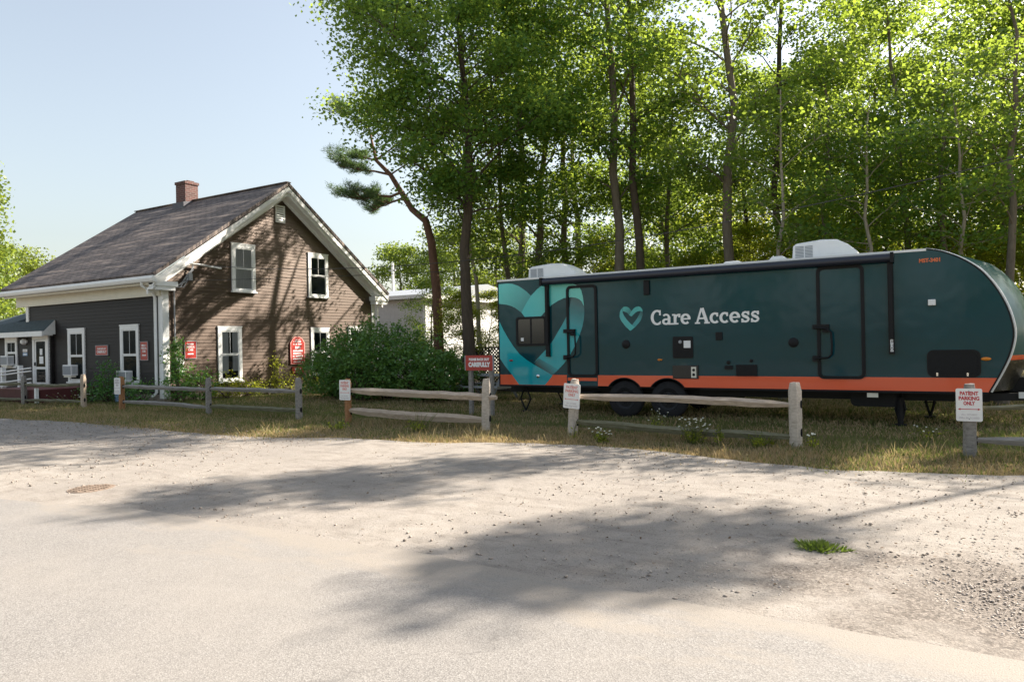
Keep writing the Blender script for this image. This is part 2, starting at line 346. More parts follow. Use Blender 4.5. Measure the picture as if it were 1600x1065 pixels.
# ------------------------------------------------------------------ mesh tools
ORG = {}
def origin(o): return ORG.get(o.name, (0, 0, 0)) if o else (0, 0, 0)
class MB:
    def __init__(s): s.v = []; s.f = []; s.m = []
    def add(s, vs, fs, m=0):
        b = len(s.v); s.v += [tuple(x) for x in vs]
        s.f += [tuple(b + i for i in f) for f in fs]; s.m += [m] * len(fs)
    def box(s, x0, x1, y0, y1, z0, z1, m=0):
        s.add([(x0, y0, z0), (x1, y0, z0), (x1, y1, z0), (x0, y1, z0), (x0, y0, z1), (x1, y0, z1), (x1, y1, z1), (x0, y1, z1)],
              [(0, 3, 2, 1), (4, 5, 6, 7), (0, 1, 5, 4), (1, 2, 6, 5), (2, 3, 7, 6), (3, 0, 4, 7)], m)
    def prism(s, pts, ax, d0, d1, m=0):
        # pts in the plane normal to ax: 'y' -> (x,z), 'x' -> (y,z), 'z' -> (x,y)
        def P(p, d): return (p[0], d, p[1]) if ax == 'y' else ((d, p[0], p[1]) if ax == 'x' else (p[0], p[1], d))
        n = len(pts)
        s.add([P(p, d0) for p in pts] + [P(p, d1) for p in pts],
              [tuple(range(n)), tuple(range(2 * n - 1, n - 1, -1))] + [(i, i + n, (i + 1) % n + n, (i + 1) % n) for i in range(n)], m)
    def tube(s, path, rad, n=6, m=0, cap=True, squash=None):
        path = [Vector(p) for p in path]
        if not hasattr(rad, '__len__'): rad = [rad] * len(path)
        up = Vector((0, 0, 1)) if abs((path[-1] - path[0]).normalized().z) < 0.9 else Vector((1, 0, 0))
        vs = []; prev = None
        for i, p in enumerate(path):
            t = (path[min(i + 1, len(path) - 1)] - path[max(i - 1, 0)])
            t = t.normalized() if t.length > 1e-9 else Vector((0, 0, 1))
            a = (prev if prev is not None else up); a = (a - t * a.dot(t))
            if a.length < 1e-6: a = t.orthogonal()
            a.normalize(); prev = a; b = t.cross(a)
            for k in range(n):
                th = 2 * math.pi * k / n
                vs.append(p + (a * math.cos(th) * (squash or 1) + b * math.sin(th)) * rad[i])
        fs = []
        for i in range(len(path) - 1):
            for k in range(n):
                fs.append((i * n + k, i * n + (k + 1) % n, (i + 1) * n + (k + 1) % n, (i + 1) * n + k))
        if cap:
            fs.append(tuple(range(n - 1, -1, -1))); e = (len(path) - 1) * n; fs.append(tuple(range(e, e + n)))
        s.add(vs, fs, m)
    def lathe(s, prof, c, ax='z', n=24, m=0):
        vs = []
        for r, h in prof:
            for k in range(n):
                a = 2 * math.pi * k / n; u, w = r * math.cos(a), r * math.sin(a)
                vs.append((c[0] + u, c[1] + w, c[2] + h) if ax == 'z' else ((c[0] + u, c[1] + h, c[2] + w) if ax == 'y' else (c[0] + h, c[1] + u, c[2] + w)))
        fs = [(i * n + k, i * n + (k + 1) % n, (i + 1) * n + (k + 1) % n, (i + 1) * n + k) for i in range(len(prof) - 1) for k in range(n)]
        s.add(vs, fs, m)
    def build(s, name, mats, parent=None, smooth=None, bevel=0):
        me = bpy.data.meshes.new(name)
        o0 = origin(parent)
        me.from_pydata([(x - o0[0], y - o0[1], z - o0[2]) for x, y, z in s.v], [], s.f)
        if not isinstance(mats, (list, tuple)): mats = [mats]
        for m in mats: me.materials.append(m)
        if len(mats) > 1: me.polygons.foreach_set('material_index', s.m)
        if smooth is not None:
            me.shade_smooth(); me.set_sharp_from_angle(angle=R(smooth))
        ob = bpy.data.objects.new(name, me); C.objects.link(ob); ob.parent = parent
        ORG[ob.name] = o0
        if bevel:
            b = ob.modifiers.new('bevel', 'BEVEL'); b.width = bevel; b.segments = 2; b.limit_method = 'ANGLE'
        return ob
def mesh_np(name, V, F, mats, parent=None, smooth=False):
    me = bpy.data.meshes.new(name); o0 = np.array(origin(parent))
    V = V - o0; k = F.shape[1]
    me.vertices.add(len(V)); me.vertices.foreach_set('co', V.astype(np.float32).ravel())
    me.loops.add(F.size); me.loops.foreach_set('vertex_index', F.astype(np.int32).ravel())
    me.polygons.add(len(F)); me.polygons.foreach_set('loop_start', np.arange(0, F.size, k, dtype=np.int32))
    me.update(calc_edges=True)
    if not isinstance(mats, (list, tuple)): mats = [mats]
    for m in mats: me.materials.append(m)
    if smooth: me.shade_smooth()
    ob = bpy.data.objects.new(name, me); C.objects.link(ob); ob.parent = parent
    ORG[ob.name] = tuple(o0)
    return ob
def tag(o, label, cat, group=None):
    o['label'] = label; o['category'] = cat
    if group: o['group'] = group
    return o
def thing(name, label, cat, loc=(0, 0, 0), group=None):
    o = bpy.data.objects.new(name, None); C.objects.link(o); o.location = loc; o.empty_display_size = 0.2
    ORG[o.name] = tuple(loc)
    return tag(o, label, cat, group)
def kind(o, k): o['kind'] = k; return o
def dup(root, loc, rotz=0, label=None, group=None, sc=1.0):
    r = root.copy(); C.objects.link(r); r.location = loc; r.rotation_euler = (0, 0, rotz); r.scale = (sc, sc, sc)
    if label: r['label'] = label
    if group: r['group'] = group
    for ch in list(root.children):
        c = ch.copy(); C.objects.link(c); c.parent = r
        for g in list(ch.children):
            d = g.copy(); C.objects.link(d); d.parent = c
    return r
def text_geo(body, size, bold=0.0, align='CENTER', ext=0.002, space=1.0):
    cu = bpy.data.curves.new('lettering', 'FONT'); cu.body = body; cu.size = size; cu.align_x = align
    cu.offset = bold; cu.extrude = ext; cu.space_character = space; cu.resolution_u = 3
    ob = bpy.data.objects.new('lettering', cu); C.objects.link(ob)
    dg = bpy.context.evaluated_depsgraph_get(); dg.update()
    me = bpy.data.meshes.new_from_object(ob.evaluated_get(dg))
    vs = [tuple(v.co) for v in me.vertices]; fs = [tuple(p.vertices) for p in me.polygons]
    bpy.data.objects.remove(ob); bpy.data.curves.remove(cu); bpy.data.meshes.remove(me)
    return vs, fs
def put_text(mb, body, size, c, face='-y', bold=0.0, m=0, width=None, align='CENTER', vert=False):
    vs, fs = text_geo(body, size, bold, align)
    if width:
        xs = [v[0] for v in vs]; k = width / max(1e-6, max(xs) - min(xs)); vs = [(v[0] * k, v[1], v[2]) for v in vs]
    if vert: vs = [(-v[1], v[0], v[2]) for v in vs]
    if face == '-y': mb.add([(c[0] + v[0], c[1] - v[2], c[2] + v[1]) for v in vs], fs, m)
    else: mb.add([(c[0] + v[2], c[1] + v[0], c[2] + v[1]) for v in vs], fs, m)
def scribble(mb, c, w, h, face, rng, m=0):
    # one line of lettering too small to read in the photograph
    x = -w / 2
    while x < w / 2 - h * 0.4:
        d = h * rng.uniform(0.35, 0.7)
        if rng.random() > 0.14:
            if face == '-y': mb.box(c[0] + x, c[0] + x + d, c[1] - 0.002, c[1], c[2] - h / 2, c[2] + h / 2 * rng.uniform(0.5, 1), m)
            else: mb.box(c[0], c[0] + 0.002, c[1] + x, c[1] + x + d, c[2] - h / 2, c[2] + h / 2 * rng.uniform(0.5, 1), m)
        x += d + h * 0.16
def rrect(x0, x1, z0, z1, r, n=5):
    pts = []
    for cx, cz, a0 in ((x1 - r, z1 - r, 0), (x0 + r, z1 - r, 90), (x0 + r, z0 + r, 180), (x1 - r, z0 + r, 270)):
        for k in range(n + 1):
            a = R(a0 + 90 * k / n); pts.append((cx + r * math.cos(a), cz + r * math.sin(a)))
    return pts
def ring_prism(mb, outer, inner, ax, d0, d1, m=0):
    n = len(outer)
    def P(p, d): return (p[0], d, p[1]) if ax == 'y' else (d, p[0], p[1])
    vs = [P(p, d0) for p in outer] + [P(p, d0) for p in inner] + [P(p, d1) for p in outer] + [P(p, d1) for p in inner]
    fs = []
    for i in range(n):
        j = (i + 1) % n
        fs += [(i, j, n + j, n + i), (2 * n + i, 3 * n + i, 3 * n + j, 2 * n + j), (i, 2 * n + i, 2 * n + j, j), (n + i, n + j, 3 * n + j, 3 * n + i)]
    mb.add(vs, fs, m)

# ------------------------------------------------------------------ ground, lot, road
def wob(x, seed, amp=1.0, f=1.0):
    r = np.random.default_rng(seed); o = 0
    for k in range(6):
        o = o + np.sin(x * f * (0.35 * 1.8 ** k) + r.uniform(0, 6.28)) / (1.45 ** k)
    return o * amp * 0.4
g = MB(); g.add([(-600, -300, 0), (600, -300, 0), (600, 900, 0), (-600, 900, 0)], [(0, 1, 2, 3)])
kind(g.build('ground', MAT['lawn']), 'structure')
def lot_back(x):   # grass edge, measured along the lot
    return np.interp(x, [-45, -19, -14, -11.2, -8.2, -6.4, -5.2, -4.1, -2.6, -1.9, -1, 0.8, 4, 14], [7.9, 8.0, 8.2, 8.15, 8.5, 8.75, 9.35, 9.5, 9.25, 8.95, 8.8, 9.15, 9.2, 9.2]) + wob(x, 3, 0.14, 2.2)
def road_edge(x):
    return np.interp(x, [-45, -8.3, -6.6, -4.9, 14], [3.45, 3.5, 3.85, 3.95, 4.12]) + wob(x, 5, 0.07, 2.0)
def und(X, Y):
    r = np.random.default_rng(11); z = 0
    for k in range(26):
        f = r.uniform(0.6, 7); a = r.uniform(0, 6.28)
        z = z + np.sin((X * math.cos(a) + Y * math.sin(a)) * f + r.uniform(0, 6.28)) / f ** 0.9
    return z
def sheet(name, x0, x1, nx, y0f, y1f, ny, z0, amp, mat):
    xs = np.linspace(x0, x1, nx); T = np.linspace(0, 1, ny)
    X, Tt = np.meshgrid(xs, T, indexing='ij')
    Y = y0f(X) * (1 - Tt) + y1f(X) * Tt
    Z = z0 + amp * und(X, Y)
    V = np.stack([X, Y, Z], -1).reshape(-1, 3)
    i, j = np.meshgrid(np.arange(nx - 1), np.arange(ny - 1), indexing='ij'); a = (i * ny + j).ravel()
    F = np.stack([a, a + ny, a + ny + 1, a + 1], -1)
    return kind(mesh_np(name, V, F, mat, smooth=True), 'structure')
sheet('dirt_lot', -45, 14, 640, lambda x: x * 0 + 3.0, lot_back, 64, 0.036, 0.0042, MAT['sand'])
sheet('road', -60, 40, 700, lambda x: x * 0 - 6.0, road_edge, 24, 0.066, 0.0008, MAT['asphalt'])

# ------------------------------------------------------------------ house
HX, HY = -19.5, 12.5
house = thing('brown_house', 'dark brown clapboard house with white trim, steep gable and brick chimney', 'house', (HX, HY, 0))
# walls: every course of clapboard is a lapped board
w = MB()
w.box(-27.4, HX - 0.03, HY + 0.02, 21.58, 0.0, 3.72)                       # solid body behind the boards
def gy0(z): return HY if z < 3.75 else HY + (z - 3.75) * (4.5 / 3.35)
def gy1(z): return 21.6 if z < 3.75 else 21.6 - (z - 3.75) * (4.6 / 3.35)
w.prism([(HY + 0.02, 3.7), (21.58, 3.7), (17.0, 7.05)], 'x', HX - 0.3, HX - 0.03)
cz = 0.24; hgt = 0.108
while cz < 3.74:
    z2 = min(cz + hgt + 0.012, 3.76)
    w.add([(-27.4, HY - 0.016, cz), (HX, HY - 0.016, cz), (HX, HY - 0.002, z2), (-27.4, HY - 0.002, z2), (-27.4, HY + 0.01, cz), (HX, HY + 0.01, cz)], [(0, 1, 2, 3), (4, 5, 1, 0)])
    cz += hgt
cz = 0.24
while cz < 7.0:
    z2 = cz + hgt + 0.012
    a0, a1, b0, b1 = gy0(cz), gy1(cz), gy0(z2), gy1(z2)
    if a1 - a0 > 0.2:
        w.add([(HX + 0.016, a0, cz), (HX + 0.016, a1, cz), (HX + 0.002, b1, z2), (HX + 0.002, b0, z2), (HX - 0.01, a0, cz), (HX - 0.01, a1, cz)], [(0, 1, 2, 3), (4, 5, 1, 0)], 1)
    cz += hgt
w.build('wall', [MAT['siding'], MAT['siding_sunlit']], house)
f = MB(); f.box(-27.42, HX + 0.01, HY - 0.01, 21.6, -0.1, 0.235); f.build('foundation', MAT['stone'], house)
# roof: two slabs
rf = MB(); RX0, RX1 = -28.2, -19.12
rf.prism([(12.05, 3.70), (17.0, 7.16), (17.0, 7.28), (11.98, 3.78)], 'x', RX0, RX1)
rf.prism([(17.003, 7.16), (22.08, 3.60), (22.15, 3.68), (17.003, 7.28)], 'x', RX0, RX1)
rf.box(RX0, RX1, 16.9, 17.1, 7.268, 7.30)
roof = rf.build('roof', MAT['shingle'], house)
c = MB(); c.box(-24.95, -24.36, 16.62, 17.16, 6.6, 7.93); c.box(-24.98, -24.33, 16.59, 17.19, 7.88, 7.98)
for i in range(2): c.box(-24.9 + 0.29 * i, -24.69 + 0.29 * i, 16.75, 17.03, 7.98, 8.03)
ch = c.build('chimney', MAT['brick'], roof)
c = MB(); c.prism([(16.5, 6.72), (17.3, 6.98), (17.3, 7.32), (16.5, 7.16)], 'x', -25.0, -24.31); c.build('flashing', pmat('lead_flashing', (0.09, 0.09, 0.105), 0.6, 0.3, var=0.2), ch)
# rakes, returns, eaves
def rake(side):
    m = MB()
    if side < 0: A, B = (12.02, 3.62), (17.0, 7.13)
    else: A, B = (22.12, 3.55), (17.0, 7.13)
    for x0, x1, t0, t1 in ((-19.2, -19.14, 0.0, 0.17), (-19.25, -19.2, 0.165, 0.30), (-19.48, -19.25, 0.25, 0.305), (-19.52, -19.46, 0.30, 0.44)):
        m.prism([(A[0], A[1] - t0), (B[0], B[1] - t0), (B[0], B[1] - t1), (A[0], A[1] - t1)], 'x', x0, x1)
    m.build('rake_board', MAT['white'], house)
rake(-1); rake(1)
m = MB(); m.box(-19.5, -19.17, 12.08, 12.78, 3.42, 3.56); m.box(-19.5, -19.2, 12.1, 12.72, 3.3, 3.42); m.build('eave_return', MAT['white'], house)
m = MB(); m.box(-19.5, -19.17, 21.35, 22.15, 3.36, 3.53); m.box(-19.5, -19.2, 21.42, 22.08, 3.22, 3.36); m.build('eave_return', MAT['white'], house)
m = MB(); m.box(-28.0, -19.5, 12.4, HY - 0.02, 3.16, 3.5); m.build('frieze_board', MAT['cream'], house)  # frieze and soffit cream: warm bounce from the lit sand put into colour
m = MB(); m.box(-28.1, -19.2, 12.14, HY, 3.5, 3.55); m.box(-28.15, -19.18, 12.08, 12.14, 3.46, 3.68); m.build('soffit', MAT['cream'], house)
m = MB()
pr = [(11.95, 3.70), (11.93, 3.62), (11.96, 3.54), (12.02, 3.51), (12.075, 3.51), (12.075, 3.70)]
m.prism(pr, 'x', -28.25, -19.1); gut = m.build('gutter', MAT['white'], house)
m = MB(); m.tube([(-19.75, 12.02, 3.53), (-19.75, 12.02, 3.44), (-19.72, 12.34, 3.26), (-19.72, 12.40, 3.1), (-19.72, 12.40, 0.3), (-19.72, 12.25, 0.18)], 0.045, 8)
m.build('downspout', MAT['white'], house, smooth=50)
m = MB(); m.box(-19.66, HX + 0.03, HY - 0.045, HY + 0.1, 0.12, 3.3); m.box(HX - 0.02, HX + 0.045, HY - 0.043, HY + 0.16, 0.12, 3.3); m.build('corner_board', MAT['white'], house)
m = MB(); m.box(-27.45, -27.28, HY - 0.045, HY + 0.02, 0.12, 3.16); m.build('corner_board', MAT['white'], house)
m = MB(); m.box(HX - 0.02, HX + 0.045, 21.45, 21.64, 0.12, 3.22); m.build('corner_board', MAT['white'], house)
m = MB(); m.tube([(-19.3, 22.0, 3.5), (-19.32, 21.75, 3.3), (-19.4, 21.7, 3.1), (-19.4, 21.7, 0.2)], 0.04, 8); m.build('downspout', MAT['white'], house, smooth=50)

def window(u0, u1, z0, z1, face, curt=0.5, muntin=True, dark=False):
    """double-hung window: casing + sill (frame) > sash, pane, curtain"""
    def BX(mb, a0, a1, d0, d1, b0, b1, mi=0):     # d = how far it stands off the wall
        if face == 'f': mb.box(a0, a1, HY - d1, HY - d0, b0, b1, mi)
        else: mb.box(HX + d0, HX + d1, a0, a1, b0, b1, mi)
    t = 0.115
    m = MB()
    BX(m, u0, u0 + t, 0.0, 0.05, z0, z1); BX(m, u1 - t, u1, 0.0, 0.05, z0, z1)
    BX(m, u0 - 0.02, u1 + 0.02, 0.0, 0.058, z1 - 0.005, z1 + 0.03); BX(m, u0 + t, u1 - t, 0.0, 0.05, z1 - 0.13, z1 - 0.005)
    BX(m, u0 - 0.03, u1 + 0.03, 0.0, 0.10, z0 - 0.05, z0); BX(m, u0 + t, u1 - t, 0.0, 0.05, z0, z0 + 0.05)
    fr = m.build('window', MAT['white'], house)
    a0, a1, b0, b1 = u0 + t, u1 - t, z0 + 0.05, z1 - 0.13
    mid = (b0 + b1) / 2 + 0.02
    s = MB(); q = 0.035
    for lo, hi, d in ((b0, mid, 0.030), (mid, b1, 0.040)):
        BX(s, a0, a0 + q, 0.018, d, lo, hi); BX(s, a1 - q, a1, 0.018, d, lo, hi)
        BX(s, a0 + q, a1 - q, 0.018, d, lo, lo + q * 1.2); BX(s, a0 + q, a1 - q, 0.018, d, hi - q * 0.9, hi)
    if muntin:
        c_ = (a0 + a1) / 2; BX(s, c_ - 0.006, c_ + 0.006, 0.024, 0.038, mid + q, b1 - q)
    s.build('sash', MAT['white'], fr)
    p = MB(); BX(p, a0 + 0.01, a1 - 0.01, 0.0265, 0.0285, b0, b1); p.build('pane', MAT['glass'], fr)
    k = MB(); BX(k, a0, a1, 0.006, 0.0175, b0, b1, 0)
    rng = random.Random(u0 * 31 + z0)
    wdt = (a1 - a0)
    if curt > 0:
        BX(k, a0 + 0.01, a0 + wdt * curt * rng.uniform(0.5, 0.9), 0.018, 0.021, b0 + (0 if curt > .6 else wdt * .3), b1, 1)
        BX(k, a1 - wdt * curt * rng.uniform(0.5, 0.8), a1 - 0.01, 0.018, 0.0212, b0 + (0.0 if curt > .6 else wdt * .4), b1, 1)
    k.build('curtain', [MAT['dark'], MAT['curtain']], fr)
    return fr
window(-21.67, -20.69, 0.55, 2.33, 'f', 0.45)
window(-24.72, -23.70, 0.57, 2.30, 'f', 0.6)
window(14.32, 15.21, 0.52, 2.25, 'g', 0.55)
window(14.88, 15.80, 3.43, 4.97, 'g', 0.95)
window(18.13, 19.10, 3.40, 4.97, 'g', 0.35)
window(18.20, 19.10, 0.52, 2.24, 'g', 0.4)
window(20.12, 21.22, 0.52, 2.30, 'g', 0.4)
m = MB(); m.box(HX, HX + 0.04, 16.70, 16.75, 5.9, 6.5); m.box(HX, HX + 0.04, 17.06, 17.11, 5.9, 6.5); m.box(HX, HX + 0.04, 16.75, 17.06, 5.9, 5.95); m.box(HX, HX + 0.04, 16.75, 17.06, 6.45, 6.5)
for i in range(6):
    z = 5.97 + i * 0.08; m.add([(HX + 0.038, 16.75, z), (HX + 0.038, 17.06, z), (HX + 0.006, 17.06, z + 0.07), (HX + 0.006, 16.75, z + 0.07), (HX + 0.032, 16.75, z - .008), (HX + 0.032, 17.06, z - .008)], [(0, 1, 2, 3), (4, 5, 1, 0)])
m.build('gable_vent', MAT['white'], house)
# entrance wing on the left
PY = 12.4
m = MB(); m.box(-32.539, -25.670, PY + 0.02, HY - 0.02, 0.0, 2.12); m.box(-32.539, -28.325, HY - 0.02, 16.5, 0.0, 2.12)
cz = 0.2
while cz < 2.12:
    z2 = min(cz + hgt + 0.012, 2.14)
    m.add([(-32.539, PY - 0.016, cz), (-25.660, PY - 0.016, cz), (-25.660, PY - 0.002, z2), (-32.539, PY - 0.002, z2), (-32.539, PY + 0.01, cz), (-25.660, PY + 0.01, cz)], [(0, 1, 2, 3), (4, 5, 1, 0)])
    m.add([(-25.654, PY, cz), (-25.654, HY, cz), (-25.668, HY, z2), (-25.668, PY, z2)], [(0, 1, 2, 3)])
    cz += hgt
m.build('entrance_wing', MAT['siding'], house)
m = MB()
m.add([(-33.056, 12.10, 2.28), (-25.536, 12.10, 2.28), (-25.536, HY - 0.02, 2.66), (-28.201, HY - 0.02, 2.66), (-29.131, 14.4, 3.3), (-30.370, 14.4, 3.3), (-33.056, 16.7, 2.26), (-28.201, 16.7, 2.26)],
      [(0, 1, 2, 3), (0, 3, 4, 5), (0, 5, 6), (5, 4, 7, 6), (3, 7, 4)])
m.build('wing_roof', MAT['darkroof'], house)
m = MB(); m.box(-33.056, -25.515, 12.04, 12.12, 2.10, 2.27); m.box(-33.056, -25.536, 12.12, PY, 2.12, 2.16); m.prism([(12.12, 2.16), (12.12, 2.27), (HY - 0.03, 2.64), (HY - 0.03, 2.16)], 'x', -25.556, -25.515); m.build('wing_fascia', MAT['white'], house)
_h = HY; HY = PY
window(-28.779, -27.912, 1.07, 2.08, 'f', 0.0)
HY = _h
m = MB()
for a, b, z0, z1 in ((-26.806, -26.672, 0.42, 2.12), (-25.887, -25.753, 0.42, 2.12), (-26.672, -25.887, 2.0, 2.12)): m.box(a, b, PY - 0.06, PY, z0, z1)
fr = m.build('door_frame', MAT['white'], house)
m = MB(); m.box(-26.651, -25.908, PY - 0.022, PY - 0.006, 0.45, 1.99); dr = m.build('door', MAT['doorred'], house)
m = MB()
for a, b, z0, z1 in ((-26.662, -26.589, .45, 1.99), (-25.970, -25.897, .45, 1.99), (-26.589, -25.970, 1.93, 1.99), (-26.589, -25.970, .45, .53), (-26.589, -25.970, .98, 1.06)): m.box(a, b, PY - 0.045, PY - 0.025, z0, z1)
m.build('storm_frame', MAT['white'], dr)
m = MB(); m.box(-26.589, -25.970, PY - 0.036, PY - 0.033, 0.53, 1.93); m.build('pane', MAT['glass'], dr)
m = MB(); m.box(-26.341, -26.166, PY - 0.0415, PY - 0.0385, 1.47, 1.68); m.box(-26.372, -26.114, PY - 0.0415, PY - 0.0385, 1.17, 1.42); m.build('notice', MAT['paper'], dr)
m = MB(); m.box(-26.651, -26.610, PY - 0.085, PY - 0.045, 1.1, 1.22); m.build('handle', MAT['black'], dr)
m = MB(); m.lathe([(0.0, -0.15), (0.06, -0.14), (0.10, -0.09), (0.11, -0.03), (0.11, 0.0)], (-27.374, PY - 0.016, 1.94), 'y', 14); m.box(-27.560, -27.209, PY - 0.06, PY - 0.016, 1.90, 1.99)
tag(m.build('porch_light', MAT['acwhite'], smooth=40), 'white porch lamp beside the entrance door of the brown house', 'lamp')
m = MB()
m.box(-27.540, -27.230, PY - 0.025, PY - 0.016, 1.58, 1.68, 0); m.box(-27.540, -27.230, PY - 0.025, PY - 0.016, 1.45, 1.55, 1)
rr = random.Random(3)
scribble(m, (-27.385, PY - 0.0255, 1.63), 0.24, 0.05, '-y', rr, 2); scribble(m, (-27.385, PY - 0.0255, 1.50), 0.24, 0.05, '-y', rr, 0)
tag(m.build('door_plate', [MAT['signwhite'], MAT['blue'], MAT['textgrey']]), 'small white and blue plate on the wall left of the entrance door', 'sign')
# ramp with white railing
rp = thing('access_ramp', 'oxblood red wheelchair ramp with white railing leading to the entrance door', 'ramp', (-24.5, 11.2, 0))
m = MB(); m.box(-25.6, -23.0, 10.75, 12.36, 0.38, 0.44); m.build('landing', MAT['rampred'], rp)
m = MB(); m.prism([(-31.0, 0.02), (-25.6, 0.38), (-25.6, 0.44), (-31.0, 0.07)], 'y', 10.75, 12.36); m.build('ramp_surface', MAT['rampred'], rp)
m = MB(); m.box(-25.0, -22.98, 10.70, 10.745, 0.0, 0.43); m.add([(-25.0, 10.72, 0.43), (-25.0, 10.72, 0.0), (-27.4, 10.72, 0.0), (-27.4, 10.72, 0.22), (-25.6, 10.72, 0.38)], [(0, 4, 3, 2, 1)])
m.box(-22.99, -22.95, 10.76, 12.3, 0.0, 0.43); m.build('skirt', MAT['rampdark'], rp)
for x, z in ((-28.6, 0.2), (-27.15, 0.3), (-25.98, 0.4)):
    m = MB(); m.box(x, x + 0.13, 11.5, 11.62, 0.0, 1.08 + 0.12 * (x + 27) / 2); m.build('railing_post', MAT['white'], rp)
for z in (0.42, 0.55, 0.80, 0.90):
    m = MB(); m.tube([(-31, 11.5, z - 0.15), (-27, 11.5, z + 0.02), (-25.1, 11.5, z + 0.16)], 0.024, 6); m.build('rail', MAT['white'], rp)
m = MB(); m.box(-23.0, -22.9, 10.62, 10.70, 0.0, 0.5); m.build('railing_post', MAT['white'], rp)

def aircon(x0, x1, z0, z1, y, label):
    t = thing('window_air_conditioner', label, 'air conditioner', ((x0 + x1) / 2, y, z0), 'window air conditioners')
    m = MB(); m.box(x0, x1, y - 0.27, y - 0.055, z0, z1); m.build('case', MAT['acwhite'], t, bevel=0.012)
    g2 = MB(); g2.box(x0 + 0.035, x1 - 0.035, y - 0.275, y - 0.271, z0 + 0.035, z1 - 0.035)
    for i in range(9):
        z = z0 + 0.05 + i * (z1 - z0 - 0.1) / 9; g2.box(x0 + 0.05, x1 - 0.05, y - 0.282, y - 0.275, z, z + 0.012)
    for i in range(5): g2.box(x1 + 0.001, x1 + 0.006, y - 0.26 + i * 0.04, y - 0.24 + i * 0.04, z0 + 0.05, z1 - 0.05)
    g2.build('grille', MAT['acgrey'], t)
    b = MB(); b.box(x0 + 0.05, x1 - 0.03, y - 0.26, y - 0.11, z0 - 0.055, z0 - 0.004); b.build('bracket', MAT['cream'], t)
aircon(-21.52, -21.0, 0.62, 0.95, HY, 'white air conditioner in the tall window nearest the white corner board')
aircon(-24.62, -24.08, 0.78, 1.13, HY, 'white air conditioner in the tall window left of the red landscape wall sign')
aircon(-28.62, -28.10, 1.12, 1.46, PY, 'white air conditioner in the small window left of the entrance door')

def red_plate(name, label, u0, u1, z0, z1, face, off):
    t = thing(name, label, 'sign', (HX if face == '+x' else u0, u0 if face == '+x' else HY, z0))
    m = MB()
    if face == '+x': m.box(HX + off, HX + off + 0.02, u0, u1, z0, z1)
    else: m.box(u0, u1, HY - off - 0.02, HY - off, z0, z1)
    m.build('panel', MAT['signred'], t)
    b = MB(); e = 0.016
    for a0, a1, b0, b1 in ((u0 - e, u1 + e, z1, z1 + e), (u0 - e, u1 + e, z0 - e, z0), (u0 - e, u0, z0, z1), (u1, u1 + e, z0, z1)):
        if face == '+x': b.box(HX + off, HX + off + 0.026, a0, a1, b0, b1)
        else: b.box(a0, a1, HY - off - 0.026, HY - off, b0, b1)
    b.build('border', MAT['grey'], t)
    return t
rr = random.Random(5)
t = red_plate('wall_sign', 'red landscape sign on the dark wall between the two tall front windows', -23.05, -22.38, 1.44, 1.73, '-y', 0.018)
m = MB(); put_text(m, 'PLEASE BACK OUT', 0.075, (-22.715, HY - 0.0385, 1.61), '-y', 0.002, width=0.50); put_text(m, 'CAREFULLY', 0.115, (-22.715, HY - 0.0385, 1.50), '-y', 0.003, width=0.54); m.build('lettering', MAT['textwhite'], t)
t = red_plate('wall_sign', 'narrow upright red sign between the right front window and the corner board', -20.60, -20.24, 1.27, 1.81, '-y', 0.018)
def arrow(mb, c, w, h, face, dirn, mi=0):
    pts = [(-w / 2, 0), (-w / 2 + h * 1.0, h), (-w / 2 + h * 1.0, h * 0.45), (w / 2, h * 0.45), (w / 2, -h * 0.45), (-w / 2 + h * 1.0, -h * 0.45), (-w / 2 + h * 1.0, -h)]
    pts = [(-x * dirn, z) for x, z in pts]
    if face == '-y': mb.prism([(c[0] + x, c[2] + z) for x, z in pts], 'y', c[1] - 0.002, c[1])
    else: mb.prism([(c[1] + x, c[2] + z) for x, z in pts], 'x', c[0], c[0] + 0.002)
def care_text(c, k, face, dirn):
    m = MB()
    dx = lambda z: (c[0], c[1], c[2] + z * k)
    scribble(m, dx(0.16), 0.24 * k, 0.05 * k, face, rr)
    put_text(m, 'MEDICAL', 0.085 * k, dx(0.045), face, 0.002, width=0.27 * k); put_text(m, 'CARE', 0.085 * k, dx(-0.045), face, 0.002, width=0.17 * k)
    arrow(m, dx(-0.14), 0.2 * k, 0.035 * k, face, dirn)
    return m
care_text((-20.42, HY - 0.0385, 1.55), 1.0, '-y', -1).build('lettering', MAT['textwhite'], t)
t = red_plate('wall_sign', 'bright red upright sign on the sunlit gable wall near its front corner', 13.17, 13.54, 1.29, 1.80, '+x', 0.018)
care_text((HX + 0.0385, 13.355, 1.56), 1.0, '+x', 1).build('lettering', MAT['textwhite'], t)
# arched sign board
t = thing('arched_sign', 'tall red arched sign board with white lines of lettering on the gable wall', 'sign', (HX, 17.54, 0.64))
pts = [(17.22, 0.96), (17.88, 0.96), (17.88, 1.72)] + [(17.55 + 0.29 * math.cos(R(a)), 1.72 + 0.22 * math.sin(R(a))) for a in range(15, 180, 15)] + [(17.22, 1.72)]
m = MB(); m.prism(pts, 'x', HX + 0.018, HX + 0.05); m.build('board', MAT['signred'], t)
inn = [(17.55 + (y - 17.55) * 0.9, 1.42 + (z - 1.42) * 0.95) for y, z in pts]
m = MB(); ring_prism(m, pts, inn, 'x', HX + 0.0502, HX + 0.056); m.build('border', MAT['textfaded'], t)
m = MB()
for z, wd, h in ((1.83, 0.24, 0.03), (1.76, 0.36, 0.05), (1.67, 0.40, 0.05), (1.55, 0.22, 0.09), (1.43, 0.42, 0.06), (1.34, 0.42, 0.05), (1.25, 0.44, 0.06), (1.15, 0.44, 0.06), (1.04, 0.42, 0.035)):
    scribble(m, (HX + 0.0505, 17.55, z), wd, h, '+x', rr)
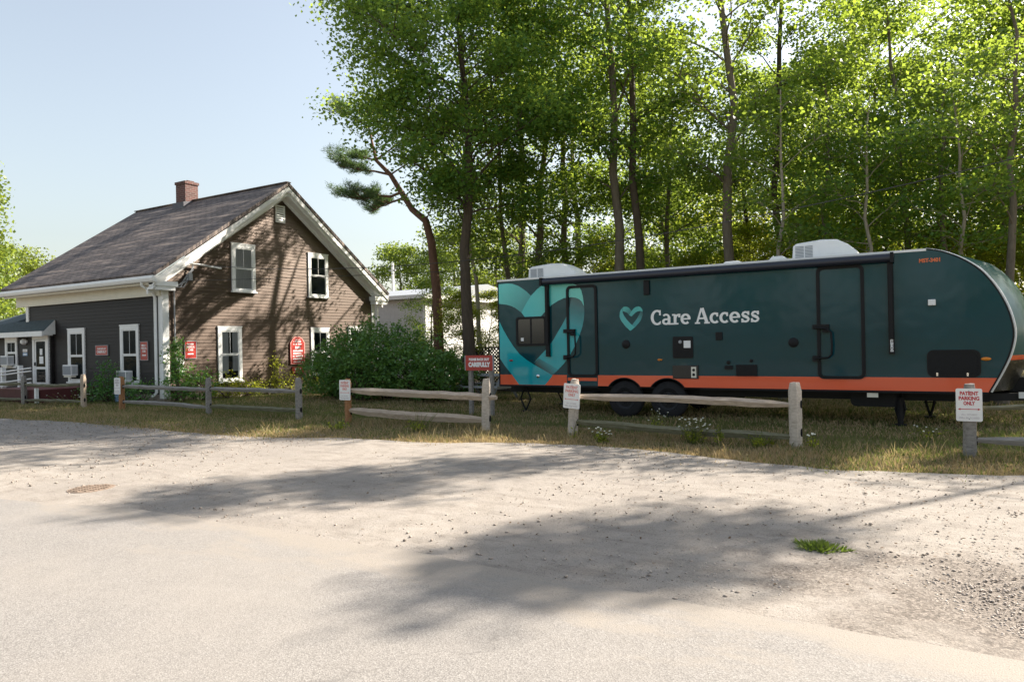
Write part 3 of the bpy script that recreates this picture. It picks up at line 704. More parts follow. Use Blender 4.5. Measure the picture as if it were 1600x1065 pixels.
m.build('lettering', MAT['textwhite'], t)
m = MB(); m.box(HX + 0.018, HX + 0.045, 17.30, 17.80, 0.64, 0.86); m.build('lower_plate', MAT['signred'], t)
m = MB(); scribble(m, (HX + 0.0455, 17.55, 0.78), 0.28, 0.06, '+x', rr); scribble(m, (HX + 0.0455, 17.55, 0.69), 0.36, 0.025, '+x', rr); m.build('lettering', MAT['textwhite'], t)
# electric meters and service entry
t = thing('electric_meter', 'pair of round electric meters with a grey conduit at the gable corner', 'meter', (HX, 12.9, 0.8))
m = MB(); m.tube([(HX + 0.05, 12.84, 3.42), (HX + 0.05, 12.84, 1.3)], 0.022, 8); m.build('conduit', MAT['grey'], t)
for z in (1.19, 0.92):
    m = MB(); m.box(HX + 0.018, HX + 0.09, 12.86, 13.08, z - 0.14, z + 0.12); m.build('meter_box', MAT['grey'], t)
    m = MB(); m.lathe([(0.09, 0.09), (0.09, 0.15), (0.07, 0.18), (0.0, 0.185)], (HX, 12.97, z), 'x', 16); m.build('dial', MAT['acwhite'], t, smooth=40)
t = thing('service_bracket', 'sunlit-white service rod and bracket under the left rake of the gable', 'bracket', (HX, 13.4, 4.1))
m = MB(); m.tube([(HX + 0.12, 13.25, 4.17), (HX + 0.14, 13.8, 4.15), (HX + 0.15, 14.4, 4.10)], 0.03, 6); m.build('drop', MAT['white'], t)  # twisted service cable; its sunlight is put into the white colour
m = MB()
for k in range(5):
    a = rr.uniform(0, 6); m.tube([(HX + 0.06, 12.85, 3.42), (HX + 0.12, 13.0 + .05 * k, 3.55 + 0.12 * math.sin(a)), (HX + 0.10, 13.2 + 0.04 * k, 3.72 + 0.1 * math.cos(a)), (HX + 0.12, 13.45, 4.0 + 0.06 * k)], 0.014, 5)
m.box(HX + 0.02, HX + 0.14, 13.28, 13.40, 3.66, 3.86); m.build('wiring', MAT['grey'], t)
# pair of pale blue buckets
for x, h, lb in ((-21.34, 0.30, 'taller pale blue bucket standing under the right front window'), (-21.0, 0.24, 'shorter pale blue bucket standing beside the white corner board')):
    m = MB(); m.lathe([(0.0, 0.0), (0.10, 0.0), (0.13, h), (0.14, h), (0.14, h + 0.015), (0.12, h + 0.012), (0.095, 0.03), (0.0, 0.03)], (x, 12.2, 0), 'z', 18)
    m.tube([(x - 0.13, 12.2, h), (x - 0.06, 12.1, h - 0.1), (x + 0.06, 12.1, h - 0.1), (x + 0.13, 12.2, h)], 0.006, 5)
    tag(m.build('bucket', MAT['blue'], smooth=40), lb, 'bucket', 'blue buckets by the wall')

# ------------------------------------------------------------------ travel trailer
TY0, TY1 = 13.5, 15.95
tr = thing('travel_trailer', 'long dark teal travel trailer with a turquoise heart and orange stripe', 'trailer', (-3.7, 13.5, 0))
NOSE = [(-0.12, 2.98), (0.11, 2.92), (0.37, 2.79), (0.62, 2.59), (0.81, 2.33), (0.95, 2.04), (1.03, 1.76), (1.05, 1.51), (0.985, 1.21), (0.86, 0.91), (0.72, 0.63)]
# smooth the nose curve
def catmull(P, n=4):
    out = []
    for i in range(len(P) - 1):
        p0, p1, p2, p3 = P[max(i - 1, 0)], P[i], P[i + 1], P[min(i + 2, len(P) - 1)]
        for k in range(n):
            t = k / n
            out.append(tuple(0.5 * (2 * b + (c - a) * t + (2 * a - 5 * b + 4 * c - d) * t * t + (-a + 3 * b - 3 * c + d) * t ** 3) for a, b, c, d in zip(p0, p1, p2, p3)))
    return out + [P[-1]]
nose = catmull(NOSE)
W1, W2, WR = -5.46, -4.55, 0.42
def arch(cx, z=0.63, n=12):       # bottom edge running left (towards -x) over a wheel
    h = math.sqrt(WR ** 2 - (z - 0.38) ** 2); a0 = math.atan2(z - 0.38, h)
    return [(cx + WR * math.cos(a0 + (math.pi - 2 * a0) * k / n), 0.38 + WR * math.sin(a0 + (math.pi - 2 * a0) * k / n)) for k in range(n + 1)]
prof = [(-8.45, 0.63), (-8.45, 2.94)] + nose + arch(W2) + arch(W1)
b = MB(); b.prism(prof[::-1], 'y', TY0, TY1)
b.build('body', MAT['paint'], tr, smooth=25)
b = MB(); b.box(-8.47, -0.1, TY0 - 0.012, TY1 + 0.01, 2.945, 2.985); b.build('roof', MAT['acwhite'], tr)
# rounded front cap, bulging forward in plan
ns, ny = len(nose), 13
V = []; fm = []
for j in range(ny):
    t = j / (ny - 1); bul = (1 - abs(2 * t - 1) ** 2.2)
    for i, (x, z) in enumerate(nose):
        wgt = min(1, i / 9.0); d = 0.40 * bul * wgt
        V.append((x + d + 0.002, TY0 + 0.02 + (TY1 - TY0 - 0.04) * t, z))
F = []
b = MB(); b.v = V
for j in range(ny - 1):
    for i in range(ns - 1):
        b.f.append((j * ns + i, j * ns + i + 1, (j + 1) * ns + i + 1, (j + 1) * ns + i))
        z = (nose[i][1] + nose[i + 1][1]) / 2
        b.m.append(1 if 1.10 < z < 1.24 else (2 if z <= 1.10 else 0))
def tread_mat():
    m, nt, p = newmat('tread_plate')
    v = coords(nt, (1, 1, 1)); wv = node(nt, 'ShaderNodeTexVoronoi'); wv.inputs['Scale'].default_value = 26; L(nt, v, wv.inputs['Vector'])
    p.inputs['Metallic'].default_value = 0.9; p.inputs['Roughness'].default_value = 0.3; p.inputs['Base Color'].default_value = c4((0.12, 0.12, 0.12))
    bump(nt, p, wv.outputs['Distance'], 0.35, 0.02); return m
MAT['tread'] = tread_mat()
MAT['teal_gloss'] = paint_mat('teal_front_cap', (0.010, 0.085, 0.095), 0.30, 0.03)
b.build('front_cap', [MAT['teal_gloss'], MAT['orange'], MAT['tread']], tr, smooth=35)
b = MB(); b.tube([(x + 0.003, TY0 + 0.006, z) for x, z in nose], 0.014, 6)
b.build('edge_trim', MAT['black'], tr)
b = MB(); b.box(-8.465, -8.435, TY0 - 0.006, TY0 + 0.03, 0.62, 2.95); b.build('corner_trim', MAT['black'], tr)
b = MB(); b.tube([(x + 0.012 + 0.02 * min(1, i / 12), TY0 + 0.05, z) for i, (x, z) in enumerate(nose)], 0.02, 6); b.build('silver_trim', MAT['acwhite'], tr, smooth=40)
def flat(name, pts, off, mat, parent=tr, th=0.0006):
    m = MB(); m.prism(pts, 'y', TY0 - off - th, TY0 - off); return m.build(name, mat, parent)
# orange stripe with the two wheel arches cut out of it
st = [(-6.04, 0.63), (-6.04, 0.855), (0.835, 0.855), (0.72, 0.63)] + arch(W2) + arch(W1)
flat('orange_stripe', st[::-1], 0.0012, MAT['orange'])
flat('orange_stripe', [(-8.435, 0.63), (-8.435, 0.855), (-6.76, 0.855), (-6.76, 0.63)][::-1], 0.0012, MAT['orange'])
flat('orange_stripe', [(-6.74, 0.735), (-6.74, 0.80), (-6.06, 0.80), (-6.06, 0.735)][::-1], 0.0012, MAT['orange'])
m = MB(); m.box(-8.45, -6.04, TY0 - 0.004, TY0, 0.59, 0.63); m.box(-3.9, 0.7, TY0 - 0.004, TY0, 0.59, 0.63); m.build('skirt_edge', MAT['black'], tr)
# arch lips
for cx in (W1, W2):
    a = arch(cx); m = MB(); m.tube([(x, TY0 - 0.004, z) for x, z in a], 0.012, 6); m.build('fender_lip', MAT['black'], tr)
# heart graphic, printed bands one over another
Ap = [(-8.435, 2.89), (-8.2, 2.895), (-8.07, 2.88), (-7.93, 2.83), (-7.81, 2.76), (-7.70, 2.68), (-7.6, 2.59), (-7.73, 2.42), (-7.85, 2.23), (-8.01, 2.34), (-8.12, 2.39), (-8.23, 2.42), (-8.435, 2.45)]
Bp = [(-7.85, 2.23), (-7.73, 2.42), (-7.6, 2.59), (-7.45, 2.72), (-7.34, 2.79), (-7.22, 2.84), (-7.05, 2.835), (-6.92, 2.82), (-6.57, 2.79), (-6.44, 2.74), (-6.38, 2.64), (-6.35, 2.52), (-6.32, 2.3), (-6.38, 2.41), (-6.44, 2.46), (-6.51, 2.49), (-6.61, 2.51), (-6.79, 2.5), (-6.95, 2.44), (-7.1, 2.36), (-7.21, 2.27), (-7.39, 2.1), (-7.58, 2.10), (-7.77, 2.13)]
Dp = [(-6.61, 2.51), (-6.5, 2.48), (-6.38, 2.41), (-6.32, 2.29), (-6.315, 2.17), (-6.33, 2.05), (-6.37, 1.88), (-6.43, 1.72), (-6.55, 1.48), (-6.68, 1.27), (-6.82, 1.10), (-6.96, 0.97), (-7.13, 0.83), (-7.56, 1.12), (-7.37, 1.30), (-7.19, 1.46), (-7.06, 1.62), (-6.94, 1.8), (-6.84, 1.94), (-6.76, 2.07), (-6.70, 2.19), (-6.66, 2.32)]
Ep = [(-8.435, 2.06), (-8.33, 1.86), (-8.21, 1.67), (-8.07, 1.48), (-7.92, 1.31), (-7.74, 1.18), (-7.56, 1.08), (-7.34, 0.97), (-7.10, 0.84), (-7.29, 0.635), (-7.95, 0.635), (-8.16, 0.89), (-8.31, 1.05), (-8.435, 1.22)]
o_ = origin(tr); G = lambda x, z: (x - o_[0], z)
hA = flat('heart_graphic', Ap[::-1], 0.0024, grad_mat('teal_band_left', (0.09, 0.56, 0.53), (0.015, 0.25, 0.265), G(-8.3, 2.8), G(-7.75, 2.3)))
flat('band', Bp[::-1], 0.0028, grad_mat('teal_band_right', (0.03, 0.48, 0.50), (0.11, 0.54, 0.48), G(-7.8, 2.15), G(-6.6, 2.8)), hA)
flat('band', Dp[::-1], 0.0026, grad_mat('teal_band_down', (0.012, 0.075, 0.09), (0.006, 0.36, 0.41), G(-6.5, 2.45), G(-6.75, 1.75)), hA)
flat('band', [(-7.13, 0.83), (-7.56, 1.12), (-7.44, 1.22), (-6.96, 0.97)][::-1], 0.0030, grad_mat('teal_band_shadow', (0.008, 0.075, 0.09), (0.006, 0.29, 0.34), G(-7.35, 0.98), G(-7.2, 1.15)), hA)
flat('band', Ep[::-1], 0.0034, grad_mat('teal_band_front', (0.009, 0.42, 0.47), (0.005, 0.33, 0.39), G(-8.4, 1.8), G(-7.3, 0.7)), hA)
# small heart logo
lg = flat('logo', [(-5.44, 2.25), (-5.495, 2.20), (-5.52, 2.15), (-5.53, 2.06), (-5.51, 2.00), (-5.48, 1.95), (-5.40, 1.85), (-5.3, 1.76), (-5.2, 1.83), (-5.30, 1.91), (-5.38, 2.0), (-5.43, 2.07), (-5.46, 2.13), (-5.46, 2.2)][::-1], 0.0026, grad_mat('logo_left', (0.04, 0.36, 0.38), (0.05, 0.42, 0.42), G(-5.5, 2.2), G(-5.3, 1.8)))
flat('band', [(-5.44, 2.25), (-5.40, 2.255), (-5.36, 2.25), (-5.31, 2.22), (-5.27, 2.16), (-5.32, 2.08), (-5.36, 2.13), (-5.46, 2.17)][::-1], 0.0022, grad_mat('logo_top', (0.06, 0.42, 0.40), (0.01, 0.15, 0.17), G(-5.42, 2.25), G(-5.28, 2.1)), lg)
flat('band', [(-5.32, 2.08), (-5.29, 2.13), (-5.26, 2.17), (-5.21, 2.22), (-5.17, 2.24), (-5.12, 2.25), (-5.07, 2.23), (-5.04, 2.19), (-5.03, 2.14), (-5.08, 2.155), (-5.13, 2.15), (-5.18, 2.13), (-5.27, 2.05)][::-1], 0.0024, grad_mat('logo_right', (0.04, 0.38, 0.40), (0.07, 0.44, 0.42), G(-5.3, 2.05), G(-5.1, 2.25)), lg)
flat('band', [(-5.03, 2.14), (-5.03, 2.08), (-5.05, 2.02), (-5.08, 1.96), (-5.12, 1.91), (-5.2, 1.83), (-5.26, 1.88), (-5.19, 1.96), (-5.13, 2.04), (-5.10, 2.09), (-5.08, 2.15)][::-1], 0.0020, grad_mat('logo_down', (0.01, 0.10, 0.12), (0.02, 0.28, 0.31), G(-5.06, 2.12), G(-5.14, 1.95)), lg)
# slab-serif lettering, built from strokes
class Letters:
    def __init__(s): s.mb = MB(); s.k = 0
    def poly(s, pts):
        y = TY0 - 0.0022 - 0.00012 * (s.k % 9); s.k += 1
        s.mb.prism([s.T(p) for p in pts], 'y', y - 0.0006, y)
    def T(s, p): return (s.x0 + p[0] * s.h, s.z0 + p[1] * s.h)
    def ribbon(s, pts, w):
        if not hasattr(w, '__len__'): w = [w] * len(pts)
        Lp, Rp = [], []
        for i, p in enumerate(pts):
            a = pts[max(i - 1, 0)]; c = pts[min(i + 1, len(pts) - 1)]
            d = Vector((c[0] - a[0], c[1] - a[1])).normalized(); n = Vector((-d.y, d.x))
            Lp.append((p[0] + n.x * w[i] / 2, p[1] + n.y * w[i] / 2)); Rp.append((p[0] - n.x * w[i] / 2, p[1] - n.y * w[i] / 2))
        y = TY0 - 0.0022 - 0.00012 * (s.k % 9); s.k += 1
        vs = [(x, y, z) for x, z in map(s.T, Lp)] + [(x, y, z) for x, z in map(s.T, Rp)]
        n = len(pts); s.mb.add(vs, [(i, i + 1, n + i + 1, n + i) for i in range(n - 1)])
    def bar(s, x0, x1, z0, z1): s.poly([(x0, z0), (x0, z1), (x1, z1), (x1, z0)])
    def arc(s, cx, cz, rx, rz, a0, a1, w0, w1=None, n=16):
        pts, ws = [], []
        for k in range(n + 1):
            a = R(a0 + (a1 - a0) * k / n); pts.append((cx + rx * math.cos(a), cz + rz * math.sin(a)))
            ws.append(w0 * abs(math.cos(a)) + (w1 or w0 * 0.62) * (1 - abs(math.cos(a))))
        s.ribbon(pts, ws)
ST, TH = 0.185, 0.125
def g_C(l): l.arc(0.46, 0.5, 0.34, 0.44, 52, 308, ST * 1.08, TH); l.bar(0.60, 0.72, 0.64, 0.98); l.poly([(0.5, 0.93), (0.6, 0.98), (0.6, 0.8), (0.55, 0.84)]); l.poly([(0.60, 0.10), (0.72, 0.16), (0.72, 0.26), (0.62, 0.22)]); return 0.78
def g_A(l):
    l.ribbon([(0.12, 0.06), (0.42, 1.0)], TH); l.ribbon([(0.46, 1.0), (0.76, 0.06)], ST * 1.1); l.bar(0.26, 0.66, 0.29, 0.40)
    l.bar(-0.02, 0.32, 0.0, 0.10); l.bar(0.58, 0.94, 0.0, 0.10); l.bar(0.36, 0.54, 0.90, 1.0); return 0.94
def g_a(l):
    l.arc(0.29, 0.50, 0.20, 0.17, 150, 0, TH, TH); l.bar(0.40, 0.40 + ST, 0.08, 0.52); l.bar(0.44, 0.70, 0.0, 0.10); l.arc(0.52, 0.13, 0.04, 0.08, 180, 270, ST * 0.8)
    l.arc(0.29, 0.21, 0.19, 0.155, 60, 330, ST * 0.9, TH * 0.9); l.ribbon([(0.30, 0.36), (0.46, 0.38)], TH * 0.8); return 0.70
def g_r(l): l.bar(0.11, 0.11 + ST, 0.0, 0.66); l.bar(0.0, 0.42, 0.0, 0.10); l.bar(0.0, 0.2, 0.58, 0.69); l.arc(0.46, 0.40, 0.22, 0.23, 170, 80, TH, TH); l.bar(0.42, 0.56, 0.46, 0.69); return 0.57
def g_e(l): l.arc(0.33, 0.345, 0.245, 0.285, 0, 315, ST, TH); l.bar(0.14, 0.66, 0.30, 0.40); return 0.70
def g_c(l): l.arc(0.33, 0.345, 0.245, 0.285, 50, 315, ST, TH); l.bar(0.42, 0.54, 0.43, 0.67); return 0.62
def g_s(l):
    P = [(0.45, 0.55), (0.38, 0.62), (0.27, 0.64), (0.16, 0.60), (0.11, 0.51), (0.16, 0.42), (0.28, 0.365), (0.40, 0.30), (0.47, 0.20), (0.42, 0.10), (0.30, 0.05), (0.18, 0.07), (0.10, 0.14)]
    l.ribbon(P, [TH, TH, TH, TH * 1.1, ST * .8, ST * .95, ST, ST * .95, ST * .8, TH * 1.1, TH, TH, TH]); l.bar(0.40, 0.52, 0.46, 0.69); l.bar(0.03, 0.15, 0.0, 0.24); return 0.58
lt = Letters(); lt.h = 0.30; lt.z0 = 1.86; lt.x0 = -4.87
word = [g_C, g_a, g_r, g_e, None, g_A, g_c, g_c, g_e, g_s, g_s]
adv = [0.78, 0.70, 0.57, 0.70, 0.26, 0.94, 0.62, 0.62, 0.70, 0.58, 0.58]
k_ = (2.11 / lt.h - sum(adv)) / (len(adv) - 1)
for gl, a in zip(word, adv):
    if gl: gl(lt)
    lt.x0 += (a + k_) * lt.h
lt.mb.build('lettering', MAT['textwhite'], tr)
m = MB(); put_text(m, 'MST-3401', 0.085, (-0.05, TY0 - 0.003, 2.76), '-y', 0.004, width=0.30); m.build('number', MAT['textorange'], tr)
# doors
def tdoor(x0, x1, z0, z1, hz):
    m = MB(); out = rrect(x0, x1, z0, z1, 0.10); inn = rrect(x0 + 0.055, x1 - 0.055, z0 + 0.05, z1 - 0.055, 0.06)
    ring_prism(m, out, inn, 'y', TY0 - 0.030, TY0 - 0.0045); d = m.build('entry_door', MAT['black'], tr)
    h = MB(); h.box(x0 - 0.07, x0 + 0.20, TY0 - 0.055, TY0 - 0.031, hz - 0.03, hz + 0.05); h.box(x0 + 0.09, x0 + 0.20, TY0 - 0.06, TY0 - 0.0045, hz - 0.09, hz + 0.05); h.build('latch', MAT['black'], d)
    h = MB(); h.tube([(x0 - 0.03, TY0 - 0.05, hz - 0.01), (x0 + 0.16, TY0 - 0.12, hz - 0.02), (x0 + 0.24, TY0 - 0.13, hz - 0.10), (x0 + 0.25, TY0 - 0.13, hz - 0.32), (x0 + 0.24, TY0 - 0.13, hz - 0.48), (x0 + 0.18, TY0 - 0.12, hz - 0.535), (x0 - 0.03, TY0 - 0.05, hz - 0.55)], 0.018, 8)
    h.box(x0 - 0.08, x0 + 0.02, TY0 - 0.06, TY0 - 0.03, hz - 0.60, hz - 0.50); h.build('grab_handle', MAT['black'], d, smooth=50)
    return d
d1 = tdoor(-6.73, -6.02, 0.82, 2.75, 1.78); d2 = tdoor(-1.79, -1.03, 0.82, 2.80, 1.73)
m = MB(); m.box(-6.74, -6.06, TY0 + 0.02, TY0 + 0.3, 0.60, 0.735); m.box(-6.66, -6.12, TY0 - 0.02, TY0 + 0.3, 0.48, 0.50); m.box(-6.66, -6.12, TY0 - 0.01, TY0 + 0.25, 0.40, 0.42); m.build('step', MAT['blackmetal'], tr)
# window
m = MB(); ring_prism(m, rrect(-7.99, -7.23, 1.49, 2.13, 0.07), rrect(-7.94, -7.28, 1.54, 2.08, 0.04), 'y', TY0 - 0.025, TY0 - 0.005); wf = m.build('window', MAT['black'], tr)
m = MB(); m.prism(rrect(-7.94, -7.28, 1.54, 2.08, 0.04)[::-1], 'y', TY0 - 0.015, TY0 - 0.006); m.build('pane', MAT['darkglass'], wf)
m = MB(); m.box(-7.63, -7.59, TY0 - 0.02, TY0 - 0.0155, 1.54, 2.08); m.build('mullion', MAT['black'], wf)
m = MB(); m.box(-7.87, -7.80, TY0 - 0.0165, TY0 - 0.0155, 1.60, 1.67); m.build('sticker', MAT['paper'], wf)
# awning
m = MB(); m.tube([(-7.28, TY0 - 0.10, 2.865), (-0.60, TY0 - 0.10, 2.865)], 0.075, 14); aw = m.build('awning', pmat('navy_awning_vinyl', (0.020, 0.024, 0.040), 0.35, 0.5), tr, smooth=40)
m = MB()
for x in (-7.29, -0.62): m.box(x, x + 0.05, TY0 - 0.19, TY0 - 0.01, 2.78, 2.95)
m.build('end_cap', MAT['black'], aw)
for x in (-7.22, -0.67):
    m = MB(); m.box(x, x + 0.085, TY0 - 0.075, TY0 - 0.012, 1.25, 2.80); m.box(x + 0.015, x + 0.07, TY0 - 0.095, TY0 - 0.076, 1.5, 2.7); m.build('awning_arm', MAT['black'], aw)
m = MB(); put_text(m, 'DOMETIC', 0.055, (-0.605, TY0 - 0.0765, 1.41), '-y', 0.003, vert=True, width=0.24); m.build('lettering', MAT['textwhite'], aw)
# small fittings
m = MB(); m.box(-4.99, -4.87, TY0 - 0.05, TY0 - 0.005, 2.47, 2.76); m.build('vent', MAT['black'], tr, bevel=0.012)
for x, z in ((-5.40, 1.49), (-2.19, 1.47)):
    m = MB(); m.lathe([(0.0, -0.03), (0.06, -0.03), (0.085, -0.018), (0.088, -0.004)], (x, TY0, z), 'y', 20)
    m.build('port', MAT['black'], tr, smooth=40)
m = MB(); m.box(-3.58, -3.45, TY0 - 0.022, TY0 - 0.004, 1.54, 1.69); m.build('socket_cover', MAT['black'], tr, bevel=0.008)
m = MB(); m.prism(rrect(-4.42, -4.02, 1.20, 1.62, 0.03)[::-1], 'y', TY0 - 0.018, TY0 - 0.004)
for i in range(5): m.box(-4.38, -4.06, TY0 - 0.024, TY0 - 0.0185, 1.23 + i * 0.03, 1.245 + i * 0.03)
pn = m.build('hatch', MAT['black'], tr)
m = MB(); m.box(-4.20, -4.065, TY0 - 0.0205, TY0 - 0.0185, 1.40, 1.54); m.build('label_plate', MAT['paper'], pn)
m = MB(); m.lathe([(0.0, -0.035), (0.03, -0.03), (0.035, -0.0185)], (-4.27, TY0, 1.515), 'y', 14); m.build('gas_cap', MAT['grey'], pn, smooth=40)
m = MB(); m.box(-4.43, -3.92, TY0 - 0.028, TY0 - 0.004, 0.80, 1.06); pn = m.build('hatch', pmat('brown_black_plastic', (0.030, 0.024, 0.020), 0.5), tr, bevel=0.01)
m = MB(); m.box(-4.06, -3.96, TY0 - 0.034, TY0 - 0.0285, 0.82, 1.03); m.build('outlet_plate', MAT['cream'], pn)
m = MB()
for z in (0.88, 0.97): m.lathe([(0.0, -0.045), (0.026, -0.04), (0.028, -0.0345)], (-4.01, TY0, z), 'y', 12)
m.build('outlet', MAT['black'], pn)
m = MB(); m.box(-3.21, -2.83, TY0 - 0.025, TY0 - 0.004, 0.86, 1.07); m.tube([(-3.03, TY0 - 0.03, 1.03), (-3.03, TY0 - 0.026, 1.03)], 0.02, 10); m.build('hatch', MAT['black'], tr, bevel=0.006)
m = MB(); m.box(-3.42, -3.27, TY0 - 0.03, TY0 - 0.004, 0.985, 1.055); m.build('socket_cover', MAT['black'], tr)
m = MB(); m.lathe([(0, -0.03), (0.035, -0.025), (0.035, -0.004)], (-3.35, TY0, 1.115), 'y', 12); m.build('socket_cover', MAT['black'], tr)
m = MB(); m.lathe([(0, -0.03), (0.03, -0.025), (0.03, -0.004)], (-2.93, TY0, 1.145), 'y', 12); m.build('socket_cover', MAT['black'], tr)
def marker(x, z, mat, w=0.07):
    m = MB(); m.lathe([(0.0, -0.03), (w * 0.7, -0.024), (w, -0.010), (w, -0.004)], (0, 0, 0), 'y', 16)
    m.v = [(x + a, TY0 + b_, z + c_ * 0.42) for a, b_, c_ in m.v]; m.build('marker_light', mat, tr, smooth=50)
marker(-4.69, 1.17, MAT['amber'], 0.05); marker(0.69, 1.16, MAT['amber'], 0.07); marker(-8.14, 1.17, MAT['redlens'], 0.05)
m = MB(); m.box(-0.09, 0.02, TY0 - 0.06, TY0 - 0.004, 2.04, 2.14); m.build('side_lamp', MAT['acwhite'], tr, bevel=0.012)
m = MB(); ring_prism(m, rrect(-0.12, 0.62, 0.865, 1.31, 0.10), rrect(-0.08, 0.58, 0.90, 1.27, 0.07), 'y', TY0 - 0.02, TY0 - 0.004); m.prism(rrect(-0.08, 0.58, 0.90, 1.27, 0.07)[::-1], 'y', TY0 - 0.012, TY0 - 0.0045); cd = m.build('storage_hatch', MAT['black'], tr)
m = MB()
for x in (0.02, 0.44): m.tube([(x, TY0 - 0.05, 0.925), (x, TY0 - 0.013, 0.925)], 0.016, 10); m.box(x - .012, x + .012, TY0 - .03, TY0 - .021, .885, .93)
m.build('latch', MAT['chrome'], cd)
m = MB(); m.lathe([(0, -0.022), (0.03, -0.02), (0.04, -0.012), (0.04, -0.005)], (-7.46, TY0, 0.825), 'y', 16); m.build('inlet', MAT['chrome'], tr, smooth=40)
m = MB(); m.tube([(0.30, TY1 - .2, 2.93), (0.33, TY1 - .2, 2.95)], 0.03, 8); m.build('marker_light', MAT['redlens'], tr)
# roof units
def roofac(x0, x1, z1, y=14.35):
    z0 = 2.985; m = MB(); n = 7
    prof_ = [(x0 - 0.02, z0 + 0.05), (x0, z1 - 0.06), (x0 + 0.06, z1 - 0.02), (x0 + 0.45 * (x1 - x0), z1 + 0.02), (x0 + 0.68 * (x1 - x0), z1), (x1 - 0.18, z1 - 0.10), (x1 - 0.03, z0 + 0.16), (x1, z0 + 0.05)]
    secs = [(0.0, 0.90), (0.035, 0.97), (0.10, 1.0), (0.60, 1.0), (0.665, 0.97), (0.70, 0.90)]
    mid = (x0 + x1) / 2
    vs = []
    for dy, k in secs:
        for x, z in prof_: vs.append((mid + (x - mid) * (0.97 + 0.03 * k), y + dy, z0 + 0.05 + (z - z0 - 0.05) * k))
    q = len(prof_); fs = [(j * q + i, j * q + i + 1, (j + 1) * q + i + 1, (j + 1) * q + i) for j in range(len(secs) - 1) for i in range(q - 1)]
    fs += [tuple(range(q - 1, -1, -1)), tuple(range((len(secs) - 1) * q, len(secs) * q))]
    m.add(vs, fs); m.box(x0 - 0.05, x1 + 0.02, y + 0.03, y + 0.67, z0, z0 + 0.05)
    a = m.build('rooftop_air_conditioner', MAT['acwhite'], tr, smooth=30)
    m = MB(); w_ = (x1 - x0)
    for i in range(8):
        z = z0 + 0.09 + i * (z1 - z0 - 0.17) / 8
        for s0, s1 in ((0.035, 0.17), (0.19, 0.31)): m.box(x0 + s0 * w_, x0 + s1 * w_, y - 0.008, y + 0.06, z, z + 0.016)
        m.box(x0 - 0.012, x0 + 0.05, y + 0.08, y + 0.62, z, z + 0.014)
    m.build('louvre', MAT['acgrey'], a)
    m = MB(); m.box(x0 + 0.50 * w_, x0 + 0.80 * w_, y - 0.006, y + 0.05, z0 + 0.12, z1 - 0.16); m.build('side_panel', MAT['acwhite'], a, bevel=0.004)
roofac(-2.30, -1.18, 3.38); roofac(-8.12, -6.90, 3.36)
for x0, x1, h in ((-3.72, -3.2, 0.13), (-2.82, -2.36, 0.16), (-6.7, -5.9, 0.07)):
    m = MB(); m.prism([(x0, 2.985), (x0, 3.02), (x0 + 0.12, 2.985 + h), (x1 - 0.14, 2.985 + h), (x1, 3.03), (x1, 2.985)][::-1], 'y', 14.4, 14.85); m.build('roof_vent', MAT['acwhite'], tr, bevel=0.015)
# running gear
def wheel(cx, y, s):
    m = MB(); w_ = 0.21
    pr = [(0.20, 0.02), (0.23, 0.0), (0.33, 0.005), (0.365, 0.03), (0.375, 0.06), (0.375, w_ - 0.06), (0.365, w_ - 0.03), (0.33, w_ - 0.005), (0.23, w_), (0.20, w_ - 0.02)]
    m.lathe(pr, (cx, y, 0.372), 'y', 36)
    wh = MB(); wh.lathe([(0.0, -0.03), (0.05, -0.03), (0.06, 0.0), (0.07, 0.015), (0.16, 0.03), (0.185, 0.005), (0.205, 0.0), (0.205, 0.03)] if s < 0 else [(0.205, 0.18), (0.205, 0.21), (0.16, 0.18), (0.0, 0.2)], (cx, y, 0.372), 'y', 28)
    w0 = wh.build('wheel', MAT['rim'], tr, smooth=35)
    m.build('tyre', MAT['tyre'], w0, smooth=35)
    if s < 0:
        n = MB()
        for k in range(6):
            a = R(60 * k); n.tube([(cx + 0.09 * math.cos(a), y - 0.012, 0.372 + 0.09 * math.sin(a)), (cx + 0.09 * math.cos(a), y + 0.02, 0.372 + 0.09 * math.sin(a))], 0.011, 6)
        for k in range(8):
            a = R(45 * k + 20); n.tube([(cx + 0.135 * math.cos(a), y + 0.022, 0.372 + 0.135 * math.sin(a)), (cx + 0.135 * math.cos(a), y + 0.028, 0.372 + 0.135 * math.sin(a))], 0.02, 8)
        n.build('lug_nut', MAT['blackmetal'], w0)
for cx in (W1, W2): wheel(cx, TY0 + 0.03, -1); wheel(cx, TY1 - 0.26, 1)
m = MB()
for y in (13.9, 15.45): m.box(-8.4, 0.75, y, y + 0.08, 0.44, 0.626)
for x in (-8.3, -6.9, -3.4, -1.6, 0.2): m.box(x, x + 0.06, 13.98, 15.45, 0.46, 0.60)
for cx in (W1, W2): m.tube([(cx, 13.6, 0.372), (cx, 15.85, 0.372)], 0.04, 8)
m.build('chassis', MAT['blackmetal'], tr)
m = MB(); m.box(-8.4, 0.7, 13.55, 15.9, 0.59, 0.628); m.build('underbelly', MAT['dark'], tr)
m = MB(); m.prism(rrect(-1.3, -0.55, 0.33, 0.60, 0.09)[::-1], 'y', 13.75, 15.2); m.build('tank', MAT['black'], tr)
m = MB(); m.prism(rrect(-3.9, -3.2, 0.40, 0.60, 0.05)[::-1], 'y', 14.2, 15.2); m.build('tank', MAT['black'], tr)
m = MB(); m.box(-1.02, -0.85, TY0 + 0.01, TY0 + 0.02, 0.51, 0.585); m.build('plate', MAT['cream'], tr)
